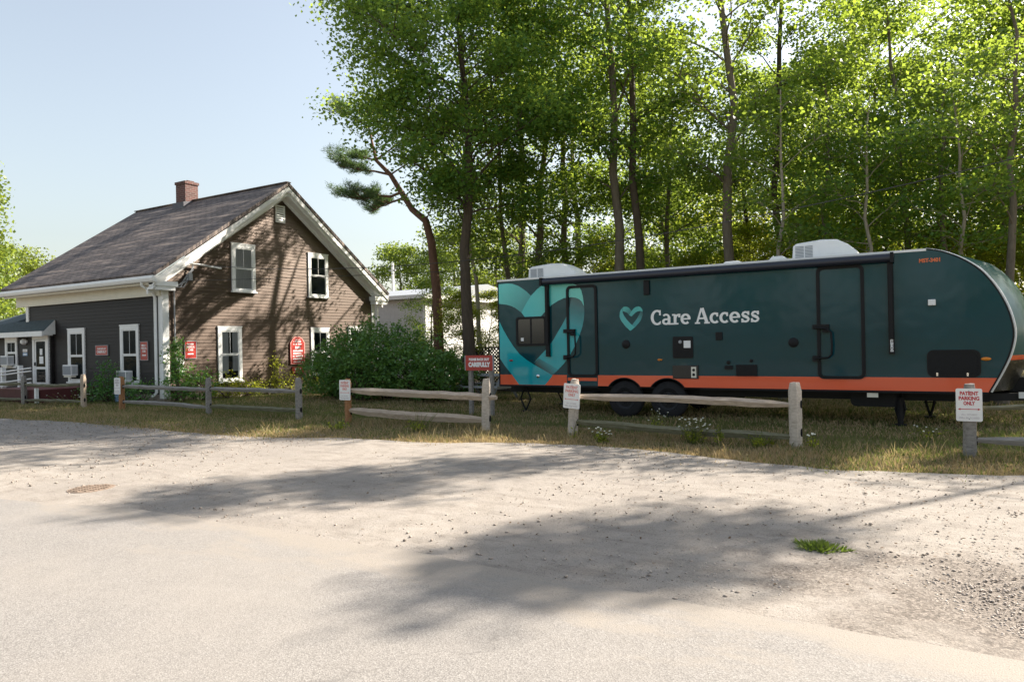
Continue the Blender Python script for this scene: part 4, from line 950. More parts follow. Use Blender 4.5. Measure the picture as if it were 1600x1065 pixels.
def jack(x, y, w_, z0=0.02):
    m = MB(); zc = 0.30
    for s in (-1, 1): m.tube([(x, y, z0 + 0.02), (x + s * w_, y, zc), (x + s * 0.02, y, 0.58)], 0.022, 4)
    m.box(x - 0.09, x + 0.09, y - 0.06, y + 0.06, z0 - 0.01, z0 + 0.025); m.tube([(x - w_ - 0.03, y, zc), (x + w_ + 0.03, y, zc)], 0.010, 6); m.build('stabilizer_jack', MAT['blackmetal'], tr)
jack(-7.93, 13.75, 0.13); jack(-7.93, 15.6, 0.13); jack(-0.53, 13.75, 0.07); jack(-0.10, 15.3, 0.07)
m = MB(); m.tube([(-0.53, 13.72, 0.5), (-0.53, 13.72, 0.05)], 0.045, 4); m.build('stabilizer_jack', MAT['blackmetal'], tr)
m = MB()
for s in (-1, 1): m.prism([(0.6, 14.72 + s * 0.85), (0.6, 14.72 + s * 0.78), (2.5, 14.72 + s * 0.03), (2.5, 14.72 + s * 0.10)], 'z', 0.46, 0.58)
m.box(1.9, 2.0, 14.6, 14.85, 0.3, 0.9); m.box(2.4, 2.75, 14.68, 14.78, 0.47, 0.56); m.build('hitch', MAT['blackmetal'], tr)
m = MB(); m.box(1.05, 1.5, 14.45, 14.95, 0.58, 0.82); m.build('battery_box', MAT['black'], tr)
m = MB(); m.box(1.15, 1.6, 14.05, 14.06, 0.50, 0.60); m.build('plate', MAT['paper'], tr)

# ------------------------------------------------------------------ split-rail fence
FY = 10.6
rng = random.Random(21)
def post(par, x, top, mat, lean=0.0, w=0.075, y=FY, holes=True):
    m = MB(); n = 9; sh = [1 + rng.uniform(-0.13, 0.13) for _ in range(8)]
    for h in (0,):
        vs = []
        for i in range(n):
            z = -0.05 + (top + 0.05) * i / (n - 1); k = 1.0 + rng.uniform(-0.04, 0.04)
            if i == n - 1: k *= 0.72
            for j in range(8):
                a = R(22.5 + 45 * j); sq = 1 / max(abs(math.cos(a)), abs(math.sin(a))) * 0.93
                vs.append((x + lean * z / 0.9 + w * k * sh[j] * sq * math.cos(a), y + w * 0.95 * k * sh[j] * sq * math.sin(a), z + (rng.uniform(-.01, .01) if i == n - 1 else 0)))
        fs = [(i * 8 + j, i * 8 + (j + 1) % 8, (i + 1) * 8 + (j + 1) % 8, (i + 1) * 8 + j) for i in range(n - 1) for j in range(8)] + [tuple(range((n - 1) * 8, n * 8))]
        m.add(vs, fs)
    p = m.build('post', mat, par, smooth=35)
    if holes:
        q = MB()
        for z in (0.62, 0.22):
            q.prism([(x + w * 1.02 * math.cos(R(a)) * 0.0 + 0, 0) for a in ()] or [(FY + 0.022 * math.cos(R(a)), z + 0.055 * math.sin(R(a))) for a in range(0, 360, 30)], 'x', x + lean * z / .9 + w * 0.6, x + lean * z / .9 + w * 1.10)
        q.build('mortise', MAT['dark'], p)
    return p
def rail(par, x0, z0, x1, z1, mat, r=0.062, sag=0.0, y=FY, y1=None):
    m = MB(); n = 13; path = []; rad = []
    y1 = y if y1 is None else y1
    for i in range(n):
        t = i / (n - 1)
        path.append((x0 + (x1 - x0) * t, y + (y1 - y) * t + rng.uniform(-.008, .008), z0 + (z1 - z0) * t - 4 * sag * t * (1 - t) + rng.uniform(-.008, .008)))
        e = min(t, 1 - t); rad.append(r * (0.55 + 0.45 * min(1, e / 0.12)) * rng.uniform(0.92, 1.08))
    m.tube(path, rad, 5, squash=1.0)
    return m.build('rail', mat, par, smooth=25)
def fence(label, x): return thing('split_rail_fence', label, 'fence', (x, FY, 0), 'split rail fence sections along the lot')
f1 = fence('weathered fence section in front of the red ramp with sagging lichened rails', -23.56)
post(f1, -23.56, 0.86, MAT['wood_grey']); post(f1, -20.28, 0.92, MAT['wood_tan'])
rail(f1, -23.5, 0.61, -20.34, 0.66, MAT['wood_moss'], 0.05, 0.05); rail(f1, -23.5, 0.12, -20.34, 0.16, MAT['wood_moss'], 0.045, -0.02)
rail(f1, -27.0, 0.58, -23.6, 0.62, MAT['wood_moss'], 0.05, 0.02); rail(f1, -27.0, 0.12, -23.6, 0.15, MAT['wood_moss'], 0.045, 0.0); post(f1, -27.1, 0.86, MAT['wood_grey'])
f2 = fence('grey two-bay fence section before the gable, starting at a new orange post', -15.0)
post(f2, -18.41, 0.88, MAT['wood_new']); post(f2, -14.8, 0.88, MAT['wood_grey']); post(f2, -11.75, 0.90, MAT['wood_grey'])
rail(f2, -18.36, 0.62, -14.85, 0.60, MAT['wood_grey'], 0.055); rail(f2, -18.36, 0.22, -14.85, 0.17, MAT['wood_grey'], 0.052, -0.02)
rail(f2, -14.75, 0.62, -11.8, 0.61, MAT['wood_grey'], 0.052); rail(f2, -14.75, 0.21, -11.8, 0.20, MAT['wood_moss'], 0.055)
f3 = fence('tan fence section with two thick rails in front of the big round shrub', -8.6)
post(f3, -10.30, 0.90, MAT['wood_new']); post(f3, -6.95, 0.93, MAT['wood_pale'], 0.03, 0.085)
rail(f3, -10.25, 0.66, -6.72, 0.59, MAT['wood_tan'], 0.078); rail(f3, -10.25, 0.25, -6.98, 0.19, MAT['wood_tan'], 0.085, 0.02)
f4 = fence('pale fence section in front of the trailer wheels with a leaning left post', -3.5)
post(f4, -5.22, 0.94, MAT['wood_pale'], 0.06, 0.08); post(f4, -1.72, 0.92, MAT['wood_pale'], 0.0, 0.085)
rail(f4, -5.18, 0.65, -1.76, 0.60, MAT['wood_tan'], 0.062, -0.02); rail(f4, -5.18, 0.24, -1.76, 0.15, MAT['wood_moss'], 0.06, 0.03)
f5 = fence('grey fence end post with a low rail running out to the right', 0.35)
post(f5, 0.35, 0.93, MAT['wood_grey'], 0.01, 0.075); rail(f5, 0.40, 0.23, 3.4, 0.26, MAT['wood_grey'], 0.06); post(f5, 3.5, 0.93, MAT['wood_grey'])
rail(f5, 0.42, 0.63, 3.4, 0.78, MAT['wood_moss'], 0.035)

def parking_sign(x0, x1, z0, z1, label, mtext, small, tilt=0.0, y=FY - 0.10):
    t = thing('parking_sign', label, 'sign', ((x0 + x1) / 2, y, z0), 'patient parking signs on the fence posts')
    m = MB(); m.prism(rrect(x0, x1, z0, z1, 0.02, 3)[::-1], 'y', y - 0.006, y); m.build('panel', MAT['signwhite'], t)
    w_, h_ = x1 - x0, z1 - z0; cx = (x0 + x1) / 2; yy = y - 0.0065
    m = MB()
    for k, s in enumerate(('PATIENT', 'PARKING', 'ONLY')):
        put_text(m, s, h_ * 0.155, (cx, yy, z1 - h_ * (0.20 + 0.15 * k)), '-y', 0.0028, width=w_ * (0.70, 0.78, 0.44)[k])
    az = z0 + h_ * 0.37; a = w_ * 0.43; r_ = h_ * 0.035
    m.prism([(cx - a, az), (cx - a + 2 * r_, az + r_), (cx - a + 2 * r_, az + r_ * .3), (cx + a - 2 * r_, az + r_ * .3), (cx + a - 2 * r_, az + r_), (cx + a, az), (cx + a - 2 * r_, az - r_), (cx + a - 2 * r_, az - r_ * .3), (cx - a + 2 * r_, az - r_ * .3), (cx - a + 2 * r_, az - r_)], 'y', yy - 0.002, yy)
    m.build('lettering', mtext, t)
    m = MB(); put_text(m, 'ALL OTHERS', h_ * 0.075, (cx, yy, z0 + h_ * 0.18), '-y', 0.0, width=w_ * 0.60); put_text(m, 'WILL BE TOWED', h_ * 0.075, (cx, yy, z0 + h_ * 0.08), '-y', 0.0, width=w_ * 0.78)
    m.build('small_lettering', small, t)
    m = MB()
    for z in (z0 + 0.03, z1 - 0.03): m.lathe([(0, -0.012), (0.006, -0.010), (0.007, -0.0065)], (cx, y, z), 'y', 8)
    m.build('screw', MAT['grey'], t)
    if tilt: t.rotation_euler = (0, tilt, 0)
    return t
parking_sign(0.21, 0.49, 0.47, 0.88, 'white parking sign with crisp red lettering on the grey end post', MAT['textred'], MAT['textgrey'], 0.0, FY - 0.09)
parking_sign(-5.34, -5.04, 0.46, 0.87, 'tilted white parking sign on the leaning pale post before the trailer step', MAT['textfaded'], MAT['textgrey'], R(4), FY - 0.10)
parking_sign(-10.45, -10.15, 0.47, 0.88, 'white parking sign on the new orange post beside the big shrub', MAT['textfaded'], MAT['textgrey'], 0, FY - 0.09)
parking_sign(-18.58, -18.30, 0.42, 0.85, 'white parking sign on the orange post near the blue buckets', MAT['textgrey'], MAT['textgrey'], 0, FY - 0.09)
# freestanding red sign
t = thing('standing_sign', 'red sign on two grey posts standing between the shrub and the trailer', 'sign', (-8.4, 12.6, 0))
m = MB(); m.box(-8.75, -8.05, 12.585, 12.605, 0.985, 1.31); m.build('panel', MAT['signred'], t)
m = MB(); m.box(-8.77, -8.75, 12.58, 12.61, 0.985, 1.31); m.box(-8.05, -8.03, 12.58, 12.61, 0.985, 1.31); m.build('edge', MAT['grey'], t)
m = MB(); put_text(m, 'PLEASE BACK OUT', 0.07, (-8.40, 12.5845, 1.20), '-y', 0.004, width=0.52); put_text(m, 'CAREFULLY', 0.125, (-8.40, 12.5845, 1.07), '-y', 0.009, width=0.56); m.build('lettering', MAT['textwhite'], t)
for x in (-8.66, -8.13):
    m = MB(); m.box(x - 0.04, x + 0.04, 12.612, 12.69, 0, 1.30 if x > -8.4 else 1.0); m.build('post', MAT['wood_grey'], t)

# ------------------------------------------------------------------ foliage tools
def leaf_quads(Cn, size, rg, tilt=0.9, aspect=0.78):
    n = len(Cn)
    N = np.stack([rg.normal(0, tilt, n), rg.normal(0, tilt, n), np.ones(n)], -1); N /= np.linalg.norm(N, axis=1)[:, None]
    A = rg.normal(0, 1, (n, 3)); A -= N * (A * N).sum(1)[:, None]; A /= np.linalg.norm(A, axis=1)[:, None] + 1e-9
    B = np.cross(N, A); s = (size * rg.uniform(0.6, 1.25, n))[:, None]
    fold = N * s * rg.uniform(-0.05, 0.22, n)[:, None]
    V = np.stack([Cn - A * s * 0.5, Cn + B * s * 0.5 * aspect + fold - A * s * .08, Cn + A * s * 0.5, Cn - B * s * 0.5 * aspect + fold - A * s * .08], 1).reshape(-1, 3)
    F = np.arange(4 * n).reshape(-1, 4)
    return V, F
def unit(az, el): return Vector((math.cos(az) * math.cos(el), math.sin(az) * math.cos(el), math.sin(el)))
def tree_geo(seed, H, cb, Rc, tr_, nl, per, ls, path=None, flat=(0.46, 0.46, 0.17), limb_r=0.34, steep=(20, 58), bias=None, twigs=5, fork=0.0, azr=None):
    rg = np.random.default_rng(seed); m = MB()
    n = 11
    if path is None:
        dx = np.cumsum(rg.normal(0, 0.10, n)); dy = np.cumsum(rg.normal(0, 0.10, n)); dx -= dx[0]; dy -= dy[0]
        P = [Vector((dx[i], dy[i], -0.1 + (H * 0.97 + 0.1) * i / (n - 1))) for i in range(n)]
    else:
        P = [Vector(p) for p in path]; n = len(P)
    def rad(z): return max(0.02, tr_ * (1 - 0.80 * max(0, z) / H) * (1 + 0.5 * math.exp(-max(z, 0) * 2.2)))
    m.tube(P, [rad(p.z) for p in P], 9)
    Zs = [p.z for p in P]
    def at(z):
        i = min(max(int(np.searchsorted(Zs, z)) - 1, 0), n - 2); t = (z - Zs[i]) / max(1e-6, Zs[i + 1] - Zs[i]); return P[i].lerp(P[i + 1], min(max(t, 0), 1))
    cl = []; az = rg.uniform(0, 6.28)
    for i in range(nl):
        t = (i + rg.uniform(0, 0.9)) / nl; z = cb * 0.86 + (H * 0.96 - cb * 0.86) * t; az += 2.4 + rg.normal(0, 0.5)
        a_ = az if azr is None else azr[0] + (azr[1] - azr[0]) * rg.random()
        pr = math.sin(math.pi * min(1, 0.16 + 0.80 * t)) ** 0.75
        ln = Rc * pr * rg.uniform(0.65, 1.15)
        if bias is not None: ln *= 1 + bias[1] * math.cos(a_ - bias[0])
        el = R(rg.uniform(*steep)) * (1.0 if t < .8 else 1.25); p = at(z); q = [p.copy()]; d = unit(a_, el)
        for k in range(5):
            el2 = el * (1 - 0.16 * k) + rg.normal(0, 0.10); d = unit(a_ + rg.normal(0, 0.14), el2); p = p + d * ln / 5; q.append(p.copy())
        r0 = max(0.018, rad(z) * limb_r * (0.5 + 0.5 * ln / Rc)); m.tube(q, [r0 * (1 - 0.17 * k) for k in range(6)], 5, cap=False)
        cl.append((q[-1], 1.0))
        for k in range(twigs):
            tt = rg.uniform(0.30, 1.0); fi = tt * 5; j = min(int(fi), 4); b_ = q[j].lerp(q[j + 1], fi - j)
            az2 = a_ + rg.choice([-1, 1]) * rg.uniform(0.4, 1.3); tl = ln * rg.uniform(0.18, 0.42) + 0.25
            e_ = b_ + unit(az2, R(rg.uniform(-5, 38))) * tl
            m.tube([b_, b_.lerp(e_, 0.5) + Vector((0, 0, 0.05 * tl)), e_], [r0 * 0.33 + 0.004, r0 * 0.22 + 0.003, 0.004], 4, cap=False)
            cl.append((e_, rg.uniform(0.7, 1.1))); 
            if rg.random() < 0.6: cl.append((b_.lerp(e_, 0.55), rg.uniform(0.5, 0.85)))
    pts = []
    for c, s in cl:
        k = max(4, int(per * s * rg.uniform(0.6, 1.3))); o = np.clip(rg.normal(0, 1, (k, 3)), -1.75, 1.75) * np.array(flat) * s
        o[:, 2] -= 0.10 * (o[:, 0] ** 2 + o[:, 1] ** 2) / max(0.05, s * flat[0])
        pts.append(np.array(c) + o)
    V, F = leaf_quads(np.concatenate(pts), ls, rg)
    return m, V, F
def make_tree(name, label, loc, geo, bark, leaf, group=None, cat='tree'):
    t = thing(name, label, cat, (0, 0, 0), group)
    m, V, F = geo
    m.build('trunk', bark, t, smooth=60); mesh_np('crown', V, F, leaf, t)
    t.location = loc
    return t

# ------------------------------------------------------------------ trees
# the wide maple at the left end of the wood
hero = make_tree('maple_tree', 'broad maple with a dark trunk and wide crown reaching out above the house roof', (-12.05, 17.5, 0),
    tree_geo(101, 13.6, 5.9, 4.1, 0.20, 50, 165, 0.12, steep=(22, 66), bias=(R(205), 0.0), twigs=6, flat=(0.42, 0.42, 0.25),
             path=[(0, 0, -0.1), (0.02, 0, 1.5), (-0.05, 0, 3.0), (-0.10, 0.03, 4.5), (0.05, 0.05, 5.5), (0.12, 0.05, 7), (0.0, 0.1, 9), (-0.2, 0.1, 11), (-0.1, 0.1, 12.4), (0.1, 0, 13.6)]), MAT['bark_dark'], MAT['leaf'])
# leaning pine, reddish bark
pp = [(0, 0, -0.1), (-0.05, 0, 1.2), (-0.12, 0, 3.4), (-0.28, 0, 4.9), (-0.5, 0, 5.65), (-1.1, 0.05, 6.1), (-1.6, 0.1, 6.75), (-2.05, 0.1, 7.4), (-2.7, 0.1, 8.0), (-3.0, 0.1, 9.2)]
def pine_geo():
    rg = np.random.default_rng(55); m = MB()
    P = [Vector(p) for p in pp]; m.tube(P, [0.20, 0.17, 0.15, 0.135, 0.12, 0.105, 0.095, 0.08, 0.06, 0.03], 9)
    tips = []
    def br(P0, az, el, ln, r, n=9):
        q = [P0]; p = P0
        for k in range(6): p = p + unit(az + rg.normal(0, .12), el + rg.normal(0, .1)) * ln / 6; q.append(p)
        m.tube(q, [r * (1 - .14 * k) for k in range(7)], 5, cap=False)
        for k in range(n):
            t = rg.uniform(.3, 1) * 6; j = min(int(t), 5); b_ = q[j].lerp(q[j + 1], t - j); e_ = b_ + unit(az + rg.choice([-1, 1]) * rg.uniform(.3, 1.2), R(rg.uniform(0, 45))) * rg.uniform(.3, .8)
            m.tube([b_, e_], [r * .3, .006], 4, cap=False)
            for s in range(3): tips.append(b_.lerp(e_, .5 + .25 * s))
    br(P[6], R(182), R(2), 2.6, 0.055, 26); br(P[6] + Vector((0.1, 0, -.2)), R(170), R(-4), 1.9, 0.045, 18); br(P[7], R(195), R(12), 2.0, 0.05, 20); br(P[8], R(170), R(20), 1.6, 0.04, 12); br(P[9], R(200), R(40), 1.4, .03, 12)
    br(P[8], R(10), R(35), 1.8, .04, 12); br(P[7], R(60), R(30), 1.6, .035, 8); br(P[4], R(-10), R(50), .8, .03, 2)
    br(P[9], R(90), R(60), 1.3, .03, 10)
    pts = []; dirs = []
    for t in tips:
        k = 60; d = rg.normal(0, 1, (k, 3)); d[:, 2] = np.abs(d[:, 2]) * .8; d /= np.linalg.norm(d, axis=1)[:, None]
        pts.append(np.array(t) + d * 0.03 + rg.normal(0, .05, (k, 3))); dirs.append(d)
    Pn = np.concatenate(pts); D = np.concatenate(dirs); n = len(Pn)
    S = np.cross(D, rg.normal(0, 1, (n, 3))); S /= np.linalg.norm(S, axis=1)[:, None]
    V = np.stack([Pn - S * .006, Pn + S * .006, Pn + D * .15 + S * .003, Pn + D * .15 - S * .003], 1).reshape(-1, 3)
    return m, V, np.arange(4 * n).reshape(-1, 4)
make_tree('pine_tree', 'leaning pine with a reddish crooked trunk and needle tufts beside the gable', (-13.85, 18.5, 0), pine_geo(), MAT['bark_red'], MAT['needle'])

# forest trees: five grown kinds, then copies
def slim(seed, H, cb, Rc, tr_, nl=20, per=58, ls=0.15, **k): k.setdefault('flat', (0.40, 0.40, 0.20)); return tree_geo(seed, H, cb, Rc, tr_, nl, int(per * 1.35), ls * 0.82, **k)
WOOD = 'tall trees of the wood behind the trailer'
kinds = [('A', slim(201, 15.5, 5.6, 2.7, 0.16, 22, steep=(30, 68), twigs=6), 'bark'),
         ('B', slim(202, 16.0, 6.2, 2.3, 0.15, 20, steep=(35, 70), twigs=6), 'bark_dark'),
         ('C', slim(203, 14.5, 6.0, 2.2, 0.115, 18, steep=(30, 68), twigs=6), 'bark_pale'),
         ('D', slim(204, 11.6, 3.6, 2.5, 0.11, 22, steep=(15, 55), twigs=5), 'bark'),
         ('E', slim(205, 9.5, 2.6, 2.0, 0.075, 22, 52, 0.14, steep=(10, 50), twigs=6), 'bark_dark'),
         ('F', slim(207, 14.0, 4.2, 2.7, 0.17, 12, 56, 0.15, steep=(15, 60), twigs=5, limb_r=0.5), 'bark'),
         ('P', slim(208, 10.2, 4.6, 2.2, 0.125, 13, 38, steep=(10, 55), twigs=5), 'bark'),
         ('Q', slim(209, 10.0, 4.8, 2.0, 0.095, 11, 38, steep=(10, 55), twigs=5), 'bark_pale'),
         ('S', slim(210, 12.2, 2.8, 2.7, 0.12, 22, 54, steep=(10, 55), twigs=5), 'bark_dark'),
         ('T', slim(211, 13.0, 12.8, 0.75, 0.11, 6, 100, steep=(-5, 22), twigs=3), 'bark'),
         ('V', slim(214, 12.4, 11.0, 0.55, 0.10, 6, 100, steep=(0, 35), twigs=3), 'bark'),
         ('U', slim(213, 10.4, 8.6, 1.9, 0.12, 8, 100, steep=(5, 35), twigs=4), 'bark'),
         ('G', slim(212, 14.5, 4.0, 3.0, 0.20, 12, 80, 0.15, steep=(10, 60), twigs=3, limb_r=0.6, flat=(0.42, 0.42, 0.26)), 'bark')]
protos = {}
def forest(kind_, x, y, rz, label, sc=1.0, leaf='leaf', name='forest_tree', group=WOOD):
    if kind_ not in protos:
        kk = [k for k in kinds if k[0] == kind_][0]
        protos[kind_] = make_tree(name, label, (x, y, 0), kk[1], MAT[kk[2]], MAT[leaf], group)
        protos[kind_].rotation_euler = (0, 0, rz); protos[kind_].scale = (sc, sc, sc)
        return protos[kind_]
    return dup(protos[kind_], (x, y, 0), rz, label, group, sc)
front = [
 ('Q', -13.19, 20.0, 0.3, 1.0, 'thin grey tree just right of the dark maple trunk'),
 ('D', -11.92, 19.5, 1.4, 1.0, 'slender tree standing behind the left rear corner of the trailer'),
 ('F', -11.6, 21.3, 2.2, 1.0, 'grey forking tree behind the left roof air conditioner'),
 ('F', -10.9, 22.4, 0.6, 0.95, 'dark tree just right of the left roof air conditioner'),
 ('A', -8.36, 19.8, 4.0, 1.12, 'stout straight grey tree above the left third of the trailer roof'),
 ('B', -7.71, 20.5, 1.9, 1.05, 'dark twin stemmed tree right of the stout straight one'),
 ('D', -7.2, 23.0, 2.9, 1.0, 'slim tree set back behind the middle of the trailer'),
 ('A', -4.6, 19.5, 5.2, 1.05, 'thick dark grey tree above the white lettering of the trailer'),
 ('Q', -3.29, 18.6, 2.0, 0.78, 'pale leaning tree just left of the big white roof unit'),
 ('P', -2.77, 20.5, 3.4, 0.85, 'dark straight tree behind the big white roof unit'),
 ('Q', -1.49, 18.6, 4.4, 0.76, 'pale thin curved tree right behind the big white roof unit'),
 ('D', -0.94, 23.0, 0.2, 1.05, 'slim tree set back behind the trailer door on the right'),
 ('P', 0.21, 20.5, 5.5, 0.82, 'dark thin tree above the orange number on the trailer'),
 ('Q', 0.81, 19.0, 0.9, 0.72, 'pale thin tree above the curved trailer nose'),
 ('P', 1.2, 18.6, 3.1, 0.88, 'thick grey tree nearest the right edge of the wood'),
 ('P', 1.9, 21.0, 2.6, 0.85, 'dark tree at the very right edge of the picture'),
]
for k, x, y, rz, sc, lb in front: forest(k, x, y, rz, lb, sc)
back = [('G', -14.2, 24.6, 1.0, 1.0), ('G', -13.4, 28.6, 3.2, 1.0), ('D', -9.4, 26.0, 2.1, 1.0), ('S', -6.2, 27.0, 1.0, 1.0), ('B', -4.0, 23.8, 0.7, 1.0), ('A', -2.4, 26.6, 2.0, 0.9), ('S', -10.6, 31.0, 2.0, 1.0), ('S', -4.8, 31.5, 4.0, 1.05), ('S', -12.4, 33.0, 0.5, 1.0), ('S', -1.4, 26.2, 2.4, .96), ('D', 1.6, 25.4, 4.4, 1.0), ('S', 3.4, 28.4, 3.4, 1.0), ('S', 0.3, 29.0, 5.2, 1.0), ('D', -3.4, 28.0, 0.2, 1.05), ('D', 2.8, 26.2, 2.9, 1.0)]
for i, (k, x, y, rz, sc) in enumerate(back): forest(k, x, y, rz, 'leafy background tree half hidden behind the front row of trunks', sc, group='background trees of the wood')
low = [(-12.6, 23.5, 0.2, 0.62), (-10.6, 24.5, 1.2, 0.70), (-9.3, 22.5, 2.0, 0.55), (-6.3, 22.0, 0.9, 0.55), (-5.6, 24.5, 4.2, 0.7), (-3.2, 24.0, 2.8, 0.7), (-1.9, 22.0, 3.9, 0.52), (0.5, 23.0, 2.3, 0.6), (2.6, 22.5, 0.5, 0.6), (-13.8, 21.5, 3.5, 0.45), (-12.9, 18.6, 1.5, 0.42),
       (-13.0, 36.5, 1.3, 0.85), (-11.0, 37.5, 2.2, 1.3), (-8.4, 35.0, 3.1, 1.2), (-5.6, 37.0, 4.0, 1.35), (-3.0, 35.0, 5.0, 1.2), (-0.4, 37.0, 0.1, 1.3), (2.2, 34.5, 1.9, 1.25), (4.6, 36.5, 2.7, 1.3), (6.5, 33.0, 3.6, 1.1), (-7.0, 32.0, 0.7, 0.8), (-2.0, 31.5, 2.0, 0.8), (3.0, 31.0, 4.5, 0.8)]
pt = None
for i, (x, y, rz, sc) in enumerate(low):
    lb = 'low yellow-green sapling filling the gaps between the trunks above the trailer roof'
    if pt is None: pt = make_tree('sapling', lb, (x, y, 0), slim(206, 7.8, 1.4, 1.9, 0.06, 22, 52, 0.14, steep=(5, 50), twigs=6), MAT['bark'], MAT['leaf_young'], 'saplings of the undergrowth'); pt.rotation_euler = (0, 0, rz); pt.scale = (sc,) * 3
    else: dup(pt, (x, y, 0), rz, lb, 'saplings of the undergrowth', sc)
# trees of the wood's edge beyond the right of the view, and across the street
forest('E', -15.5, 19.8, 0.6, 'small leafy tree standing before the white outbuilding beside the pine', 0.5)
for k, x, y, rz, sc in [('T', 7.1, 19.2, 1.1, 1.0), ('S', 4.8, 24.2, 1.0, 0.9), ('D', 6.6, 25.8, 2.2, 0.95), ('S', 8.4, 25.0, 3.1, 0.9), ('S', 5.6, 28.6, 4.0, 1.0), ('V', 3.0, 19.0, 2.2, 1.0), ('U', 5.4, 20.4, 3.0, 0.9), ('U', 8.6, 20.6, 5.0, 0.9)]:
    forest(k, x, y, rz, 'tree of the wood edge beyond the right side of the view', sc, group='trees right of the view')
for k, x, y, rz, sc in [('S', 13.5, 38.0, 0.3, 1.0), ('D', 17.0, 35.0, 1.9, 1.1), ('S', 20.5, 40.0, 2.5, 1.0), ('D', 25.0, 37.0, 4.0, 1.0), ('S', 29.0, 42.0, 5.0, 1.1), ('S', 9.5, 43.0, 1.0, 1.0), ('S', 34, 36, 2.0, 1.0)]:
    forest(k, x, y, rz, 'distant tree beyond the open grass right of the view', sc, group='trees right of the view')
for k, x, y, rz, sc in [('A', -22, -14, 1.1, 0.9), ('D', -15, -16, 2.0, 0.9), ('E', -9, -13, 0.4, 1.0), ('A', -3, -17, 3.6, 0.8), ('E', 3, -14, 4.0, 1.0), ('D', 9, -16, 1.0, 0.9), ('E', -28, -15, 1.0, 1.0)]:
    forest(k, x, y, rz, 'tree across the street behind the viewer', sc, group='trees across the street')
# columnar sunlit tree at the left edge, and distant trees
def column_tree(seed, H, r):
    rg = np.random.default_rng(seed); m = MB(); m.tube([(0, 0, -0.1), (0.1, 0, H * .5), (0, 0, H * .95)], [0.25, 0.15, 0.03], 8); pts = []
    for i in range(220):
        z = H * (0.04 + 0.96 * rg.random()); rr_ = r * (1 - (z / H) ** 2.2) ** 0.6 * rg.uniform(0.75, 1.05); a = rg.uniform(0, 6.28)
        c = np.array([rr_ * math.cos(a), rr_ * math.sin(a), z]); pts.append(c + rg.normal(0, 1, (46, 3)) * np.array([0.45, 0.45, 0.55]))
        if i % 5 == 0: m.tube([(0, 0, z - 1.0), tuple(c)], [0.05, 0.01], 4, cap=False)
    V, F = leaf_quads(np.concatenate(pts), 0.26, rg, 1.5); return m, V, F
ct = make_tree('columnar_tree', 'tall narrow yellow-green tree at the left edge behind the house', (-58.7, 23.5, 0), column_tree(9, 16.2, 2.4), MAT['bark'], MAT['leaf_far'])
dup(ct, (-65.0, 26.5, 0), 1.0, 'shorter bushy yellow-green tree below the tall narrow one at the left edge', None, 0.62)
dt = make_tree('distant_tree', 'hazy pale green tree just above the far left roof eave', (-106.0, 46.0, 0), tree_geo(77, 15.5, 3.0, 5.5, 0.3, 30, 60, 0.34, flat=(0.9, 0.9, 0.5)), MAT['bark'], MAT['leaf_far'])
for x, y, rz, sc, lb in [(-52, 62, 1.0, 0.8, 'distant sunlit tree right of the house gable, left of the pale pole'), (-46, 64, 2.0, 0.9, 'distant sunlit tree right of the house gable, behind the pale pole'), (-39, 62, 3.0, 0.85, 'distant sunlit tree behind the white outbuilding')]:
    dup(dt, (x, y, 0), rz, lb, None, sc)

# ------------------------------------------------------------------ shrubs and small plants
def shrub_geo(seed, lobes, per, ls, stems=10):
    rg = np.random.default_rng(seed); m = MB(); pts = []
    for (cx, cy, cz_, rx, ry, rz_) in lobes:
        n = per; d = rg.normal(0, 1, (n, 3)); d /= np.linalg.norm(d, axis=1)[:, None]; rr_ = rg.uniform(0.55, 1.08, n) ** 0.6
        bumpy = 1 + 0.16 * np.sin(d[:, 0] * 6 + cx) * np.sin(d[:, 1] * 5 + cy) + 0.13 * np.sin(d[:, 2] * 9 + cx * 3)
        P = np.array([cx, cy, cz_]) + d * np.array([rx, ry, rz_]) * (rr_ * bumpy)[:, None]; pts.append(P[P[:, 2] > 0.08])
        for k in range(stems):
            e = rg.normal(0, 1, 3); e /= np.linalg.norm(e); e[2] = abs(e[2])
            m.tube([(cx + rg.normal(0, .15), cy + rg.normal(0, .1), -0.05), (cx + e[0] * rx * .4, cy + e[1] * ry * .4, cz_ * .7), (cx + e[0] * rx, cy + e[1] * ry, cz_ + e[2] * rz_ * 1.02)], [0.025, 0.014, 0.004], 4, cap=False)
            q = np.array([cx + e[0] * rx, cy + e[1] * ry, cz_ + e[2] * rz_ * 1.05]) + e * np.array([.12, .12, .14]); pts.append(q + rg.normal(0, .10, (34, 3)))
    V, F = leaf_quads(np.concatenate(pts), ls, rg, 1.0, 0.6); return m, V, F
def shrub(name, label, loc, lobes, per, ls, seed, leaf='leaf_bush', cat='shrub', stems=10):
    t = thing(name, label, cat, (0, 0, 0)); m, V, F = shrub_geo(seed, lobes, per, ls, stems)
    m.build('stems', MAT['bark_dark'], t); mesh_np('foliage', V, F, MAT[leaf], t); t.location = loc; return t
shrub('large_shrub', 'large rounded dark green shrub in front of the white outbuilding', (-13.6, 15.6, 0),
      [(-2.0, 0, 0.75, 1.1, 1.0, 0.85), (-1.1, 0.1, 1.15, 1.15, 1.1, 1.0), (0.1, 0, 1.0, 1.2, 1.1, 0.88), (1.2, -0.1, 0.85, 1.1, 1.0, 0.80), (2.1, -0.2, 0.6, 0.85, 0.9, 0.62), (-0.5, -0.7, 0.7, 1.4, 0.8, 0.7)], 3400, 0.105, 31, stems=16)
